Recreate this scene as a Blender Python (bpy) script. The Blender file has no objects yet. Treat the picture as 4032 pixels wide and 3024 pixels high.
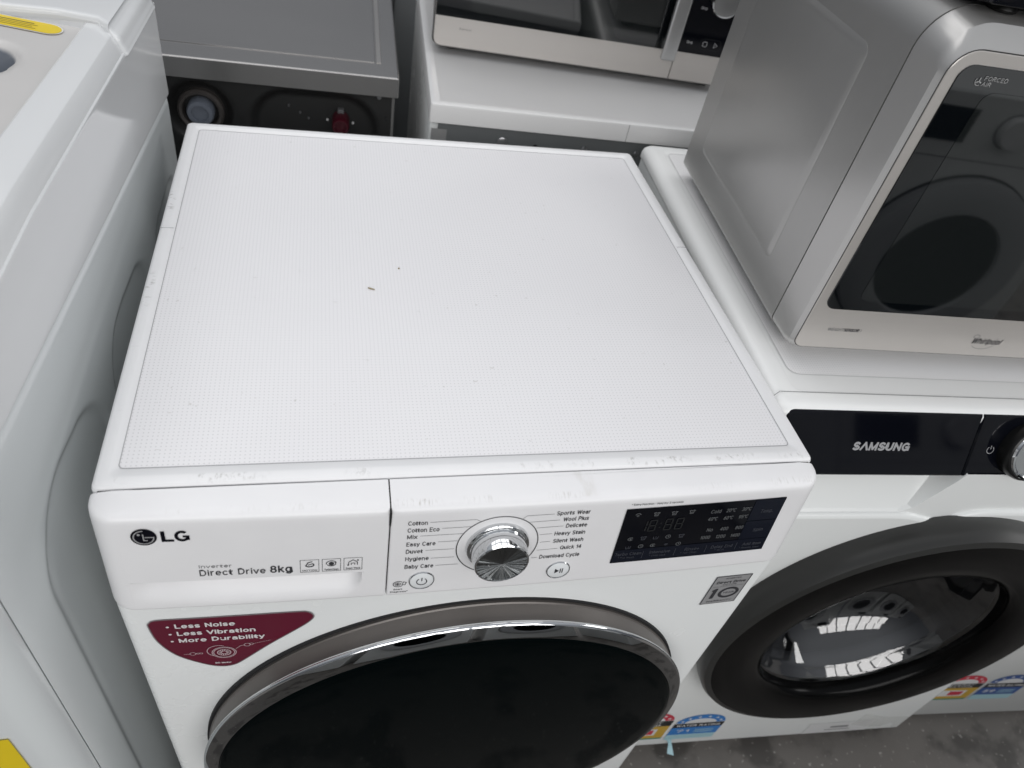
import bpy, bmesh, math, random
from mathutils import Vector, Matrix
from mathutils.geometry import tessellate_polygon
random.seed(7)
PI = math.pi
scene = bpy.context.scene
COL = scene.collection

# ------------------------------------------------------------------ camera
cam_d = bpy.data.cameras.new('camera')
cam_d.sensor_width = 36.0
cam_d.lens = 36.0 * 2908.0 / 4032.0
cam_d.clip_start = 0.02
cam_d.clip_end = 200
cam_d.dof.use_dof = True
cam_d.dof.focus_distance = 0.70
cam_d.dof.aperture_fstop = 7.5
cam = bpy.data.objects.new('camera', cam_d)
cam.location = (-0.1328, -0.3658, 1.3142)
cam.rotation_euler = (math.radians(46.2382), math.radians(-9.4246), math.radians(-10.5452))
COL.objects.link(cam)
scene.camera = cam

# ------------------------------------------------------------------ world, lamps, exposure
world = bpy.data.worlds.new('World')
scene.world = world
world.use_nodes = True
wbg = world.node_tree.nodes['Background']
# a large dim hall: pale roof overhead, dark crowded shop floor at eye level
_nt = world.node_tree
_tc = _nt.nodes.new('ShaderNodeTexCoord')
_sp = _nt.nodes.new('ShaderNodeSeparateXYZ')
_nt.links.new(_tc.outputs['Generated'], _sp.inputs[0])
_mr = _nt.nodes.new('ShaderNodeMapRange')
_mr.interpolation_type = 'SMOOTHSTEP'
_mr.inputs['From Min'].default_value = 0.0
_mr.inputs['From Max'].default_value = 0.75
_nt.links.new(_sp.outputs[2], _mr.inputs['Value'])
_mx = _nt.nodes.new('ShaderNodeMix')
_mx.data_type = 'RGBA'
_mx.inputs[6].default_value = (0.100, 0.106, 0.118, 1)
_mx.inputs[7].default_value = (0.46, 0.482, 0.515, 1)
_nt.links.new(_mr.outputs[0], _mx.inputs[0])
_nt.links.new(_mx.outputs[2], wbg.inputs[0])
wbg.inputs[1].default_value = 1.0


def area(name, loc, target, sx, sy, power, color=(1, 1, 1)):
    d = bpy.data.lights.new(name, 'AREA')
    d.shape = 'RECTANGLE'
    d.size, d.size_y, d.energy, d.color = sx, sy, power, color
    o = bpy.data.objects.new(name, d)
    o.location = loc
    o.rotation_euler = (Vector(target) - Vector(loc)).to_track_quat('-Z', 'Y').to_euler()
    COL.objects.link(o)


# rows of roof skylight panes high over the shop floor (they show as small panes in the chrome)
for ix in range(4):
    for iy in range(2):
        x, y = -2.7 + 1.8 * ix, 1.2 + 2.3 * iy
        area('skylight_lamp', (x, y, 5.2), (x, y, 0), 1.6, 2.0, 15.0, (1.0, 0.985, 0.975))
# a tall glazed front behind the photographer, in small panes
for ix in range(7):
    for iz in range(2):
        x = -3.0 + 1.0 * ix
        area('window_fill_lamp', (x, -4.6, 2.7 + 1.15 * iz), (x * 0.8, 0.0, 1.0 + 0.3 * iz), 0.86, 1.0, 12.8, (1.0, 0.985, 0.97))

# added side fill lamps, out of view, brightening faces turned to the right
for iy in range(3):
    area('window_fill_lamp', (6.0, -1.6 + 1.6 * iy, 3.4), (0, 0.2, 0.9), 1.4, 1.4, 26, (1.0, 0.99, 0.975))

vs = scene.view_settings
vs.view_transform = 'Standard'
vs.look = 'None'
vs.exposure = 0.0
vs.gamma = 1.0
vs.use_curve_mapping = False

# ------------------------------------------------------------------ materials
MATS = {}


def mat(name, col, rough=0.4, metal=0.0, spec=0.5, var=0.03, vscale=9.0, bump=0.0, bscale=400.0,
        coat=0.0, stretch=None, alpha=1.0):
    if name in MATS:
        return MATS[name]
    m = bpy.data.materials.new(name)
    m.use_nodes = True
    nt = m.node_tree
    b = nt.nodes['Principled BSDF']
    b.inputs['Roughness'].default_value = rough
    b.inputs['Metallic'].default_value = metal
    b.inputs['Specular IOR Level'].default_value = spec
    b.inputs['Coat Weight'].default_value = coat
    b.inputs['Alpha'].default_value = alpha
    tc = nt.nodes.new('ShaderNodeTexCoord')
    mp = nt.nodes.new('ShaderNodeMapping')
    nt.links.new(tc.outputs['Object'], mp.inputs[0])
    if stretch:
        mp.inputs['Scale'].default_value = stretch
    nz = nt.nodes.new('ShaderNodeTexNoise')
    nz.inputs['Scale'].default_value = vscale
    nz.inputs['Detail'].default_value = 5
    nz.inputs['Roughness'].default_value = 0.65
    nt.links.new(mp.outputs[0], nz.inputs['Vector'])
    mx = nt.nodes.new('ShaderNodeMix')
    mx.data_type = 'RGBA'
    mx.inputs[6].default_value = tuple(max(0, c * (1 - var)) for c in col) + (1,)
    mx.inputs[7].default_value = tuple(min(1, c * (1 + var)) for c in col) + (1,)
    nt.links.new(nz.outputs['Fac'], mx.inputs[0])
    nt.links.new(mx.outputs[2], b.inputs['Base Color'])
    mr = nt.nodes.new('ShaderNodeMapRange')
    mr.inputs['To Min'].default_value = max(0.0, rough - 0.10 * rough)
    mr.inputs['To Max'].default_value = min(1.0, rough + 0.10 * rough)
    nt.links.new(nz.outputs['Fac'], mr.inputs['Value'])
    nt.links.new(mr.outputs[0], b.inputs['Roughness'])
    if bump > 0:
        n2 = nt.nodes.new('ShaderNodeTexNoise')
        n2.inputs['Scale'].default_value = bscale
        n2.inputs['Detail'].default_value = 3
        nt.links.new(mp.outputs[0], n2.inputs['Vector'])
        bp = nt.nodes.new('ShaderNodeBump')
        bp.inputs['Strength'].default_value = bump
        bp.inputs['Distance'].default_value = 0.001
        nt.links.new(n2.outputs['Fac'], bp.inputs['Height'])
        nt.links.new(bp.outputs[0], b.inputs['Normal'])
    MATS[name] = m
    return m


class NB:
    """small node builder"""
    def __init__(s, m):
        s.nt = m.node_tree
        s.b = s.nt.nodes['Principled BSDF']
        s.tc = s.nt.nodes.new('ShaderNodeTexCoord')
        sep = s.nt.nodes.new('ShaderNodeSeparateXYZ')
        s.nt.links.new(s.tc.outputs['Object'], sep.inputs[0])
        s.x, s.y, s.z = sep.outputs

    def _in(s, sock, v):
        if isinstance(v, (int, float)):
            sock.default_value = v
        else:
            s.nt.links.new(v, sock)

    def m(s, op, a, b=0.0, c=0.0):
        n = s.nt.nodes.new('ShaderNodeMath')
        n.operation = op
        for i, v in enumerate((a, b, c)):
            s._in(n.inputs[i], v)
        return n.outputs[0]

    def step(s, v, lo, hi):
        n = s.nt.nodes.new('ShaderNodeMapRange')
        n.interpolation_type = 'SMOOTHSTEP'
        s._in(n.inputs['Value'], v)
        n.inputs['From Min'].default_value = lo
        n.inputs['From Max'].default_value = hi
        return n.outputs[0]

    def band(s, v, c, w):
        d = s.m('ABSOLUTE', s.m('SUBTRACT', v, c))
        return s.step(d, w, w * 0.3)

    def noise(s, scale, stretch=(1, 1, 1), detail=4, off=(0, 0, 0)):
        mp = s.nt.nodes.new('ShaderNodeMapping')
        mp.inputs['Scale'].default_value = stretch
        mp.inputs['Location'].default_value = off
        s.nt.links.new(s.tc.outputs['Object'], mp.inputs[0])
        n = s.nt.nodes.new('ShaderNodeTexNoise')
        n.inputs['Scale'].default_value = scale
        n.inputs['Detail'].default_value = detail
        s.nt.links.new(mp.outputs[0], n.inputs['Vector'])
        return n.outputs['Fac']

    def mix(s, f, a, b):
        n = s.nt.nodes.new('ShaderNodeMix')
        n.data_type = 'RGBA'
        s._in(n.inputs[0], f)
        for i, v in ((6, a), (7, b)):
            if isinstance(v, tuple):
                n.inputs[i].default_value = v + (1,)
            else:
                s.nt.links.new(v, n.inputs[i])
        return n.outputs[2]

    def dots(s, x0, y0, p, r, q=None):
        q = q or p
        dx = s.m('WRAP', s.m('SUBTRACT', s.x, x0), p / 2, -p / 2)
        dy = s.m('WRAP', s.m('SUBTRACT', s.y, y0), q / 2, -q / 2)
        d = s.m('SQRT', s.m('ADD', s.m('MULTIPLY', dx, dx), s.m('MULTIPLY', dy, dy)))
        return s.step(d, r * 1.3, r * 0.7)

    def out(s, col, rough=None):
        s.nt.links.new(col, s.b.inputs['Base Color'])
        if rough is not None:
            s._in(s.b.inputs['Roughness'], rough)

    def bump(s, h, strength, dist):
        bp = s.nt.nodes.new('ShaderNodeBump')
        bp.inputs['Strength'].default_value = strength
        bp.inputs['Distance'].default_value = dist
        s.nt.links.new(h, bp.inputs['Height'])
        s.nt.links.new(bp.outputs[0], s.b.inputs['Normal'])


def newmat(name):
    m = bpy.data.materials.new(name)
    m.use_nodes = True
    MATS[name] = m
    return m


# white moulded plastic of the front console, with rubbed dirt along its upper front edge
m = newmat('worn_white_plastic')
n = NB(m)
edge = n.m('MULTIPLY', n.band(n.m('SUBTRACT', n.y, n.m('MULTIPLY', n.m('MULTIPLY', n.x, n.x), 0.06)), -0.0225, 0.0045), n.step(n.z, 0.8425, 0.8445))
patch = n.step(n.noise(11, (1, 0.2, 0.2), 3), 0.46, 0.66)
fine = n.step(n.noise(560, (1, 0.22, 0.22), 3), 0.46, 0.80)
dirt = n.m('MULTIPLY', n.m('MULTIPLY', edge, patch), fine)
smear = n.m('MULTIPLY', n.m('MULTIPLY', n.band(n.x, 0.074, 0.011), n.step(n.z, 0.8455, 0.8466)),
            n.step(n.noise(90, (1, 0.4, 1), 4), 0.42, 0.72))
mott = n.noise(26, (1, 1, 1), 5)
base = n.mix(mott, (0.775, 0.770, 0.780), (0.830, 0.826, 0.832))
c = n.mix(n.m('MULTIPLY', dirt, 0.70), base, (0.33, 0.305, 0.265))
c = n.mix(n.m('MULTIPLY', smear, 0.28), c, (0.45, 0.42, 0.36))
n.out(c, n.m('ADD', 0.30, n.m('MULTIPLY', mott, 0.16)))
n.bump(n.noise(1500, (1, 1, 1), 2), 0.06, 0.0006)

# white lid frame, scuffed
m = newmat('scuffed_white_lid')
n = NB(m)
mott = n.noise(30, (1, 1, 1), 6)
base = n.mix(mott, (0.775, 0.775, 0.782), (0.835, 0.833, 0.838))
front = n.m('MULTIPLY', n.band(n.y, 0.0075, 0.0055), n.step(n.noise(17, (1, 0.2, 0.2), 3), 0.48, 0.66))
f1 = n.m('MULTIPLY', front, n.step(n.noise(560, (0.6, 0.35, 0.35), 3), 0.46, 0.78))
side = n.m('MULTIPLY', n.band(n.x, -0.294, 0.006), n.step(n.noise(14, (0.2, 1, 0.2), 3), 0.52, 0.72))
f2 = n.m('MULTIPLY', side, n.step(n.noise(560, (0.35, 0.6, 0.35), 3), 0.48, 0.78))
c = n.mix(n.m('MULTIPLY', n.m('MAXIMUM', f1, f2), 0.95), base, (0.36, 0.35, 0.33))
n.out(c, n.m('ADD', 0.26, n.m('MULTIPLY', mott, 0.2)))

# dotted lid field
m = newmat('dotted_lid_field')
n = NB(m)
d = n.dots(-0.2826, 0.0232, 0.00365, 0.00060)
mott = n.noise(7, (1, 1, 1), 5)
speck = n.step(n.noise(160, (1, 1, 1), 2, (3, 1, 0)), 0.735, 0.77)
base = n.mix(mott, (0.785, 0.775, 0.790), (0.815, 0.810, 0.820))
c = n.mix(n.m('MULTIPLY', d, 0.40), base, (0.42, 0.42, 0.43))
c = n.mix(n.m('MULTIPLY', speck, 0.35), c, (0.40, 0.38, 0.35))
n.out(c, n.m('ADD', 0.34, n.m('MULTIPLY', n.noise(55, (1, 1, 1), 4), 0.12)))
n.bump(d, 0.25, -0.0003)

m = newmat('second_lid_field')
n = NB(m)
d = n.dots(0.0, 0.0, 0.0030, 0.0005)
c = n.mix(n.m('MULTIPLY', d, 0.5), n.mix(n.noise(9), (0.80, 0.795, 0.795), (0.84, 0.835, 0.835)), (0.48, 0.48, 0.48))
n.out(c, 0.36)

# lid of the top loader, dark reflection in its oval grip painted in
m = newmat('grip_shade_lid')
n = NB(m)
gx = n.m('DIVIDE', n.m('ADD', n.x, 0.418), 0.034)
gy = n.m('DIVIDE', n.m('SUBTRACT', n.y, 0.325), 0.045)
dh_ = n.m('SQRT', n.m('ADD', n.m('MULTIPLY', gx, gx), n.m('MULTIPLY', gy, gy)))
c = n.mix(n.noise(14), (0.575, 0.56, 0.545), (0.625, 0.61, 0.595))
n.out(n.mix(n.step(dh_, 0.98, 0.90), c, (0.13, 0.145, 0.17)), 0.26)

# microwave door glass with a punched shielding sheet behind
m = newmat('shielded_oven_glass')
n = NB(m)
d = n.dots(0.0, 0.0, 0.0021, 0.0006)
zz = n.m('WRAP', n.z, 0.00105, -0.00105)
xx = n.m('WRAP', n.x, 0.00105, -0.00105)
d = n.step(n.m('SQRT', n.m('ADD', n.m('MULTIPLY', zz, zz), n.m('MULTIPLY', xx, xx))), 0.0008, 0.0004)
c = n.mix(d, (0.013, 0.015, 0.015), (0.004, 0.005, 0.006))
n.out(c, 0.03)
n.b.inputs['Specular IOR Level'].default_value = 0.9

# concrete
m = newmat('stained_concrete')
n = NB(m)
big = n.noise(3.0, (1, 1, 1), 6)
med = n.noise(28, (1, 1, 1), 8)
spk = n.step(n.noise(95, (1, 1, 1), 4), 0.62, 0.74)
c = n.mix(big, (0.100, 0.092, 0.084), (0.230, 0.212, 0.194))
c = n.mix(n.m('MULTIPLY', med, 0.8), c, (0.17, 0.157, 0.144))
c = n.mix(n.m('MULTIPLY', n.step(n.noise(9, (1, 1, 1), 6, (4, 2, 0)), 0.50, 0.62), 0.75), c, (0.055, 0.050, 0.046))
c = n.mix(n.m('MULTIPLY', spk, 0.7), c, (0.46, 0.44, 0.41))
n.out(c, n.m('ADD', 0.35, n.m('MULTIPLY', med, 0.3)))
n.bump(med, 0.35, 0.004)

# spun metal disc on the knob
m = newmat('spun_dark_metal')
n = NB(m)
rr = n.m('SQRT', n.m('ADD', n.m('MULTIPLY', n.x, n.x), n.m('MULTIPLY', n.y, n.y)))
cv = n.nt.nodes.new('ShaderNodeCombineXYZ')
n.nt.links.new(n.m('DIVIDE', n.x, rr), cv.inputs[0])
n.nt.links.new(n.m('DIVIDE', n.y, rr), cv.inputs[1])
sn = n.nt.nodes.new('ShaderNodeTexNoise')
sn.inputs['Scale'].default_value = 2.1
sn.inputs['Detail'].default_value = 4
sn.inputs['Roughness'].default_value = 0.62
n.nt.links.new(cv.outputs[0], sn.inputs['Vector'])
n.out(n.mix(sn.outputs['Fac'], (0.20, 0.21, 0.212), (0.30, 0.312, 0.315)), 0.24)
n.b.inputs['Metallic'].default_value = 1.0
n.bump(n.m('MULTIPLY', sn.outputs['Fac'], n.m('MULTIPLY', rr, 1.0)), 1.0, 1.1)

ENAMEL = mat('white_enamel', (0.78, 0.795, 0.79), 0.27, var=0.02, vscale=6)
ENAMEL2 = mat('cool_white_enamel', (0.79, 0.805, 0.795), 0.25, var=0.02, vscale=5)
TOPW = mat('white_gloss_plastic', (0.72, 0.73, 0.735), 0.13, var=0.02, vscale=5)
TOPLID = mat('warm_white_plastic', (0.60, 0.585, 0.57), 0.30, var=0.04, vscale=14)
WHITEP = mat('white_plastic', (0.80, 0.80, 0.80), 0.32, var=0.03, vscale=18)
BUTTON = mat('button_white', (0.80, 0.82, 0.83), 0.30, var=0.02)
CHROME = mat('chrome', (0.66, 0.67, 0.68), 0.04, metal=1.0, var=0.01)
DCHROME = mat('darkened_chrome', (0.33, 0.335, 0.34), 0.035, metal=1.0, var=0.03)  # rim chrome, its colour darkened in place of dark reflections
TAUPE = mat('taupe_plastic', (0.135, 0.122, 0.113), 0.36, metal=0.3, var=0.04, bump=0.03)
BLACKP = mat('black_plastic', (0.008, 0.008, 0.008), 0.30, spec=0.35, var=0.15, vscale=20, bump=0.02)
CHARC = mat('charcoal_plastic', (0.026, 0.026, 0.025), 0.36, spec=0.35, var=0.08, vscale=12)
GAP = mat('dark_gap', (0.012, 0.012, 0.013), 0.8)
BGLASS = mat('black_glass', (0.0010, 0.0024, 0.0026), 0.035, spec=0.03, var=0.2, vscale=3)
OVENGLASS = mat('oven_glass', (0.003, 0.004, 0.005), 0.025, spec=0.9, var=0.2, vscale=3)
BGLOSS = mat('black_gloss', (0.003, 0.0035, 0.006), 0.06, spec=0.24, var=0.2)
NAVYZONE = mat('navy_print', (0.0055, 0.0075, 0.0150), 0.10, spec=0.24)
INK = mat('dark_grey_ink', (0.035, 0.035, 0.04), 0.5)
LOGOBLK = mat('gloss_black_emblem', (0.004, 0.004, 0.008), 0.12, spec=0.2)
GINK = mat('grey_ink', (0.20, 0.20, 0.205), 0.5)
DISPINK = mat('faint_display_ink', (0.115, 0.12, 0.125), 0.5)
DIMINK = mat('dim_display_ink', (0.045, 0.048, 0.060), 0.5)
SEGINK = mat('unlit_segment', (0.014, 0.015, 0.016), 0.4)
PALEINK = mat('pale_ink', (0.36, 0.36, 0.36), 0.5)
SILVER = mat('silver_print', (0.52, 0.52, 0.53), 0.35, metal=0.4)
WHITEINK = mat('white_ink', (0.72, 0.69, 0.69), 0.5)
MAROON = mat('maroon_vinyl', (0.115, 0.004, 0.022), 0.34, var=0.25, vscale=16)
STAINL = mat('brushed_steel', (0.60, 0.57, 0.54), 0.32, metal=0.55, var=0.05, vscale=60, stretch=(0.05, 1, 1))
GREYPAINT = mat('silver_grey_paint', (0.42, 0.415, 0.405), 0.31, metal=0.62, var=0.05, vscale=9, bump=0.05, bscale=1300)
FRAMEP = mat('silver_frame_paint', (0.52, 0.512, 0.50), 0.29, metal=0.58, var=0.03, vscale=9, bump=0.02, bscale=900)
DARKSTEEL = mat('dark_steel', (0.34, 0.332, 0.326), 0.25, metal=0.82, var=0.06, vscale=5, stretch=(0.3, 1, 1))
DARKBACK = mat('graphite_back_sheet', (0.026, 0.026, 0.026), 0.40, metal=0.3, var=0.12, vscale=12)
GREYBACK = mat('grey_back_sheet', (0.20, 0.21, 0.215), 0.40, metal=0.4, var=0.05)
BLUECAP = mat('blue_grey_plug', (0.17, 0.19, 0.23), 0.4)
REDP = mat('dark_red_plastic', (0.060, 0.005, 0.012), 0.35)
YEL = mat('yellow_label', (0.78, 0.58, 0.01), 0.45, var=0.06, vscale=40)
YEL2 = mat('mustard_label', (0.55, 0.34, 0.04), 0.45, var=0.06, vscale=40)
BLUE = mat('blue_label', (0.03, 0.20, 0.56), 0.4)
BLUED = mat('deep_blue_label', (0.03, 0.09, 0.30), 0.4)
LBLUE = mat('pale_blue_label', (0.38, 0.60, 0.66), 0.4)
GREEN = mat('green_label', (0.0, 0.22, 0.15), 0.4)
TEAL = mat('teal_label', (0.0, 0.20, 0.19), 0.4)
REDL = mat('red_label', (0.55, 0.02, 0.05), 0.4)
STICKW = mat('sticker_white', (0.72, 0.72, 0.72), 0.4)
TAPE = mat('clear_tape', (0.75, 0.75, 0.72), 0.12, alpha=0.22)
HUSK = mat('husk_brown', (0.30, 0.25, 0.16), 0.7, var=0.3, vscale=300)
STEELIN = mat('drum_steel', (0.55, 0.55, 0.56), 0.16, metal=1.0, var=0.1, vscale=30)
SCREW = mat('screw_metal', (0.35, 0.35, 0.36), 0.3, metal=1.0)
RUBBER = mat('grey_rubber', (0.11, 0.11, 0.115), 0.5)

m = newmat('clear_bowl_glass')
nt = m.node_tree
nt.nodes.remove(nt.nodes['Principled BSDF'])
_tr = nt.nodes.new('ShaderNodeBsdfTransparent')
_tr.inputs[0].default_value = (0.90, 0.92, 0.94, 1)
_gl = nt.nodes.new('ShaderNodeBsdfGlossy')
_gl.inputs['Roughness'].default_value = 0.02
_fr = nt.nodes.new('ShaderNodeFresnel')
_fr.inputs[0].default_value = 2.2
_ms = nt.nodes.new('ShaderNodeMixShader')
nt.links.new(_fr.outputs[0], _ms.inputs[0])
nt.links.new(_tr.outputs[0], _ms.inputs[1])
nt.links.new(_gl.outputs[0], _ms.inputs[2])
nt.links.new(_ms.outputs[0], nt.nodes['Material Output'].inputs[0])
BOWL = m


# ------------------------------------------------------------------ mesh helpers
def raw(name, verts, faces, material, parent=None, ang=32.0, smooth=True):
    me = bpy.data.meshes.new(name)
    me.from_pydata([tuple(v) for v in verts], [], [tuple(f) for f in faces])
    me.validate()
    me.update()
    if smooth:
        for p_ in me.polygons:
            p_.use_smooth = True
        me.set_sharp_from_angle(angle=math.radians(ang))
    me.materials.append(material)
    o = bpy.data.objects.new(name, me)
    COL.objects.link(o)
    if parent is not None:
        o.parent = parent
    return o


class G:
    """geometry collector: everything added becomes one mesh"""
    def __init__(s):
        s.v, s.f = [], []

    def add(s, v, f):
        k = len(s.v)
        s.v += [tuple(a) for a in v]
        s.f += [tuple(i + k for i in q) for q in f]
        return s

    def loft(s, loops, cap0=True, cap1=True, closed=True):
        nn = len(loops[0])
        v = [p_ for l in loops for p_ in l]
        f = []
        for i in range(len(loops) - 1):
            for j in range(nn if closed else nn - 1):
                a, b_ = i * nn + j, i * nn + (j + 1) % nn
                f.append((a, b_, b_ + nn, a + nn))
        if cap0:
            f.append(tuple(reversed(range(nn))))
        if cap1:
            f.append(tuple(range((len(loops) - 1) * nn, len(loops) * nn)))
        return s.add(v, f)

    def box(s, x0, x1, y0, y1, z0, z1, r=0.0, seg=3):
        bm = bmesh.new()
        bmesh.ops.create_cube(bm, size=1)
        for q in bm.verts:
            q.co = Vector(((x0 + x1) / 2 + q.co.x * (x1 - x0), (y0 + y1) / 2 + q.co.y * (y1 - y0),
                           (z0 + z1) / 2 + q.co.z * (z1 - z0)))
        if r > 0:
            bmesh.ops.bevel(bm, geom=list(bm.edges), offset=r, segments=seg, profile=0.5, affect='EDGES')
        bm.verts.index_update()
        s.add([tuple(q.co) for q in bm.verts], [[q.index for q in fc.verts] for fc in bm.faces])
        bm.free()
        return s

    def lathe(s, prof, cx, cz, n=128, cap0=False, cap1=False, y0=0.0):
        """revolve (radius, y) around the y axis through (cx, cz)"""
        loops = [[(cx + r * math.cos(2 * PI * k / n), y0 + y, cz + r * math.sin(2 * PI * k / n)) for k in range(n)]
                 for r, y in prof]
        return s.loft(loops, cap0, cap1)

    def lathez(s, prof, n=96, cap0=False, cap1=False, c=(0, 0)):
        loops = [[(c[0] + r * math.cos(2 * PI * k / n), c[1] + r * math.sin(2 * PI * k / n), z) for k in range(n)]
                 for r, z in prof]
        return s.loft(loops, cap0, cap1)

    def build(s, name, material, parent=None, ang=32.0, smooth=True):
        return raw(name, s.v, s.f, material, parent, ang, smooth)


def rrect(x0, x1, y0, y1, r, seg=6):
    """rounded rectangle, counter-clockwise; r one radius or four (bl, br, tr, tl)"""
    rs = (r,) * 4 if isinstance(r, (int, float)) else r
    out = []
    for (cx, cy, a0, q) in ((x0 + rs[0], y0 + rs[0], 180, rs[0]), (x1 - rs[1], y0 + rs[1], 270, rs[1]),
                            (x1 - rs[2], y1 - rs[2], 0, rs[2]), (x0 + rs[3], y1 - rs[3], 90, rs[3])):
        for k in range(seg + 1):
            a = math.radians(a0 + 90 * k / seg)
            out.append((cx + q * math.cos(a), cy + q * math.sin(a)))
    return out


def ribbon(pts, w, closed=False):
    """flat stroke along a 2D polyline, mitred at the corners -> list of quads"""
    nn = len(pts)
    L, R = [], []

    def nrm(p_, q_):
        dx, dy = q_[0] - p_[0], q_[1] - p_[1]
        l = math.hypot(dx, dy) or 1
        return (-dy / l, dx / l)

    for i in range(nn):
        if closed or 0 < i < nn - 1:
            n1, n2 = nrm(pts[i - 1], pts[i]), nrm(pts[i], pts[(i + 1) % nn])
        elif i == 0:
            n1 = n2 = nrm(pts[0], pts[1])
        else:
            n1 = n2 = nrm(pts[-2], pts[-1])
        mx, my = n1[0] + n2[0], n1[1] + n2[1]
        k = w / max(0.9, mx * mx + my * my)
        nx, ny = mx * k, my * k
        L.append((pts[i][0] + nx, pts[i][1] + ny))
        R.append((pts[i][0] - nx, pts[i][1] - ny))
    q = []
    for i in range(nn if closed else nn - 1):
        j = (i + 1) % nn
        q.append([L[i], R[i], R[j], L[j]])
    return q


def arc(cx, cy, r, a0, a1, n=24, ry=None):
    ry = ry or r
    return [(cx + r * math.cos(math.radians(a0 + (a1 - a0) * k / n)), cy + ry * math.sin(math.radians(a0 + (a1 - a0) * k / n)))
            for k in range(n + 1)]


def disc(cx, cy, r, n=20, ry=None):
    return arc(cx, cy, r, 0, 360 * (n - 1) / n, n - 1, ry)


def flat(name, polys, mp, material, parent, e=0.0003):
    """flat print: 2D polygons laid on a surface by a mapping mp(u, v, lift)"""
    v, f = [], []
    for pl in polys:
        k = len(v)
        v += [mp(a, b_, e) for a, b_ in pl]
        f.append(tuple(range(k, k + len(pl))))
    return raw(name, v, f, material, parent, smooth=False)


# ------------------------------------------------------------------ a plain wide grotesque, drawn as strokes
def _A(cx, cy, rx, ry, a0, a1, n=None):
    n = n or max(4, int(abs(a1 - a0) / 22))
    return [(cx + rx * math.cos(math.radians(a0 + (a1 - a0) * k / n)), cy + ry * math.sin(math.radians(a0 + (a1 - a0) * k / n))) for k in range(n + 1)]


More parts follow.
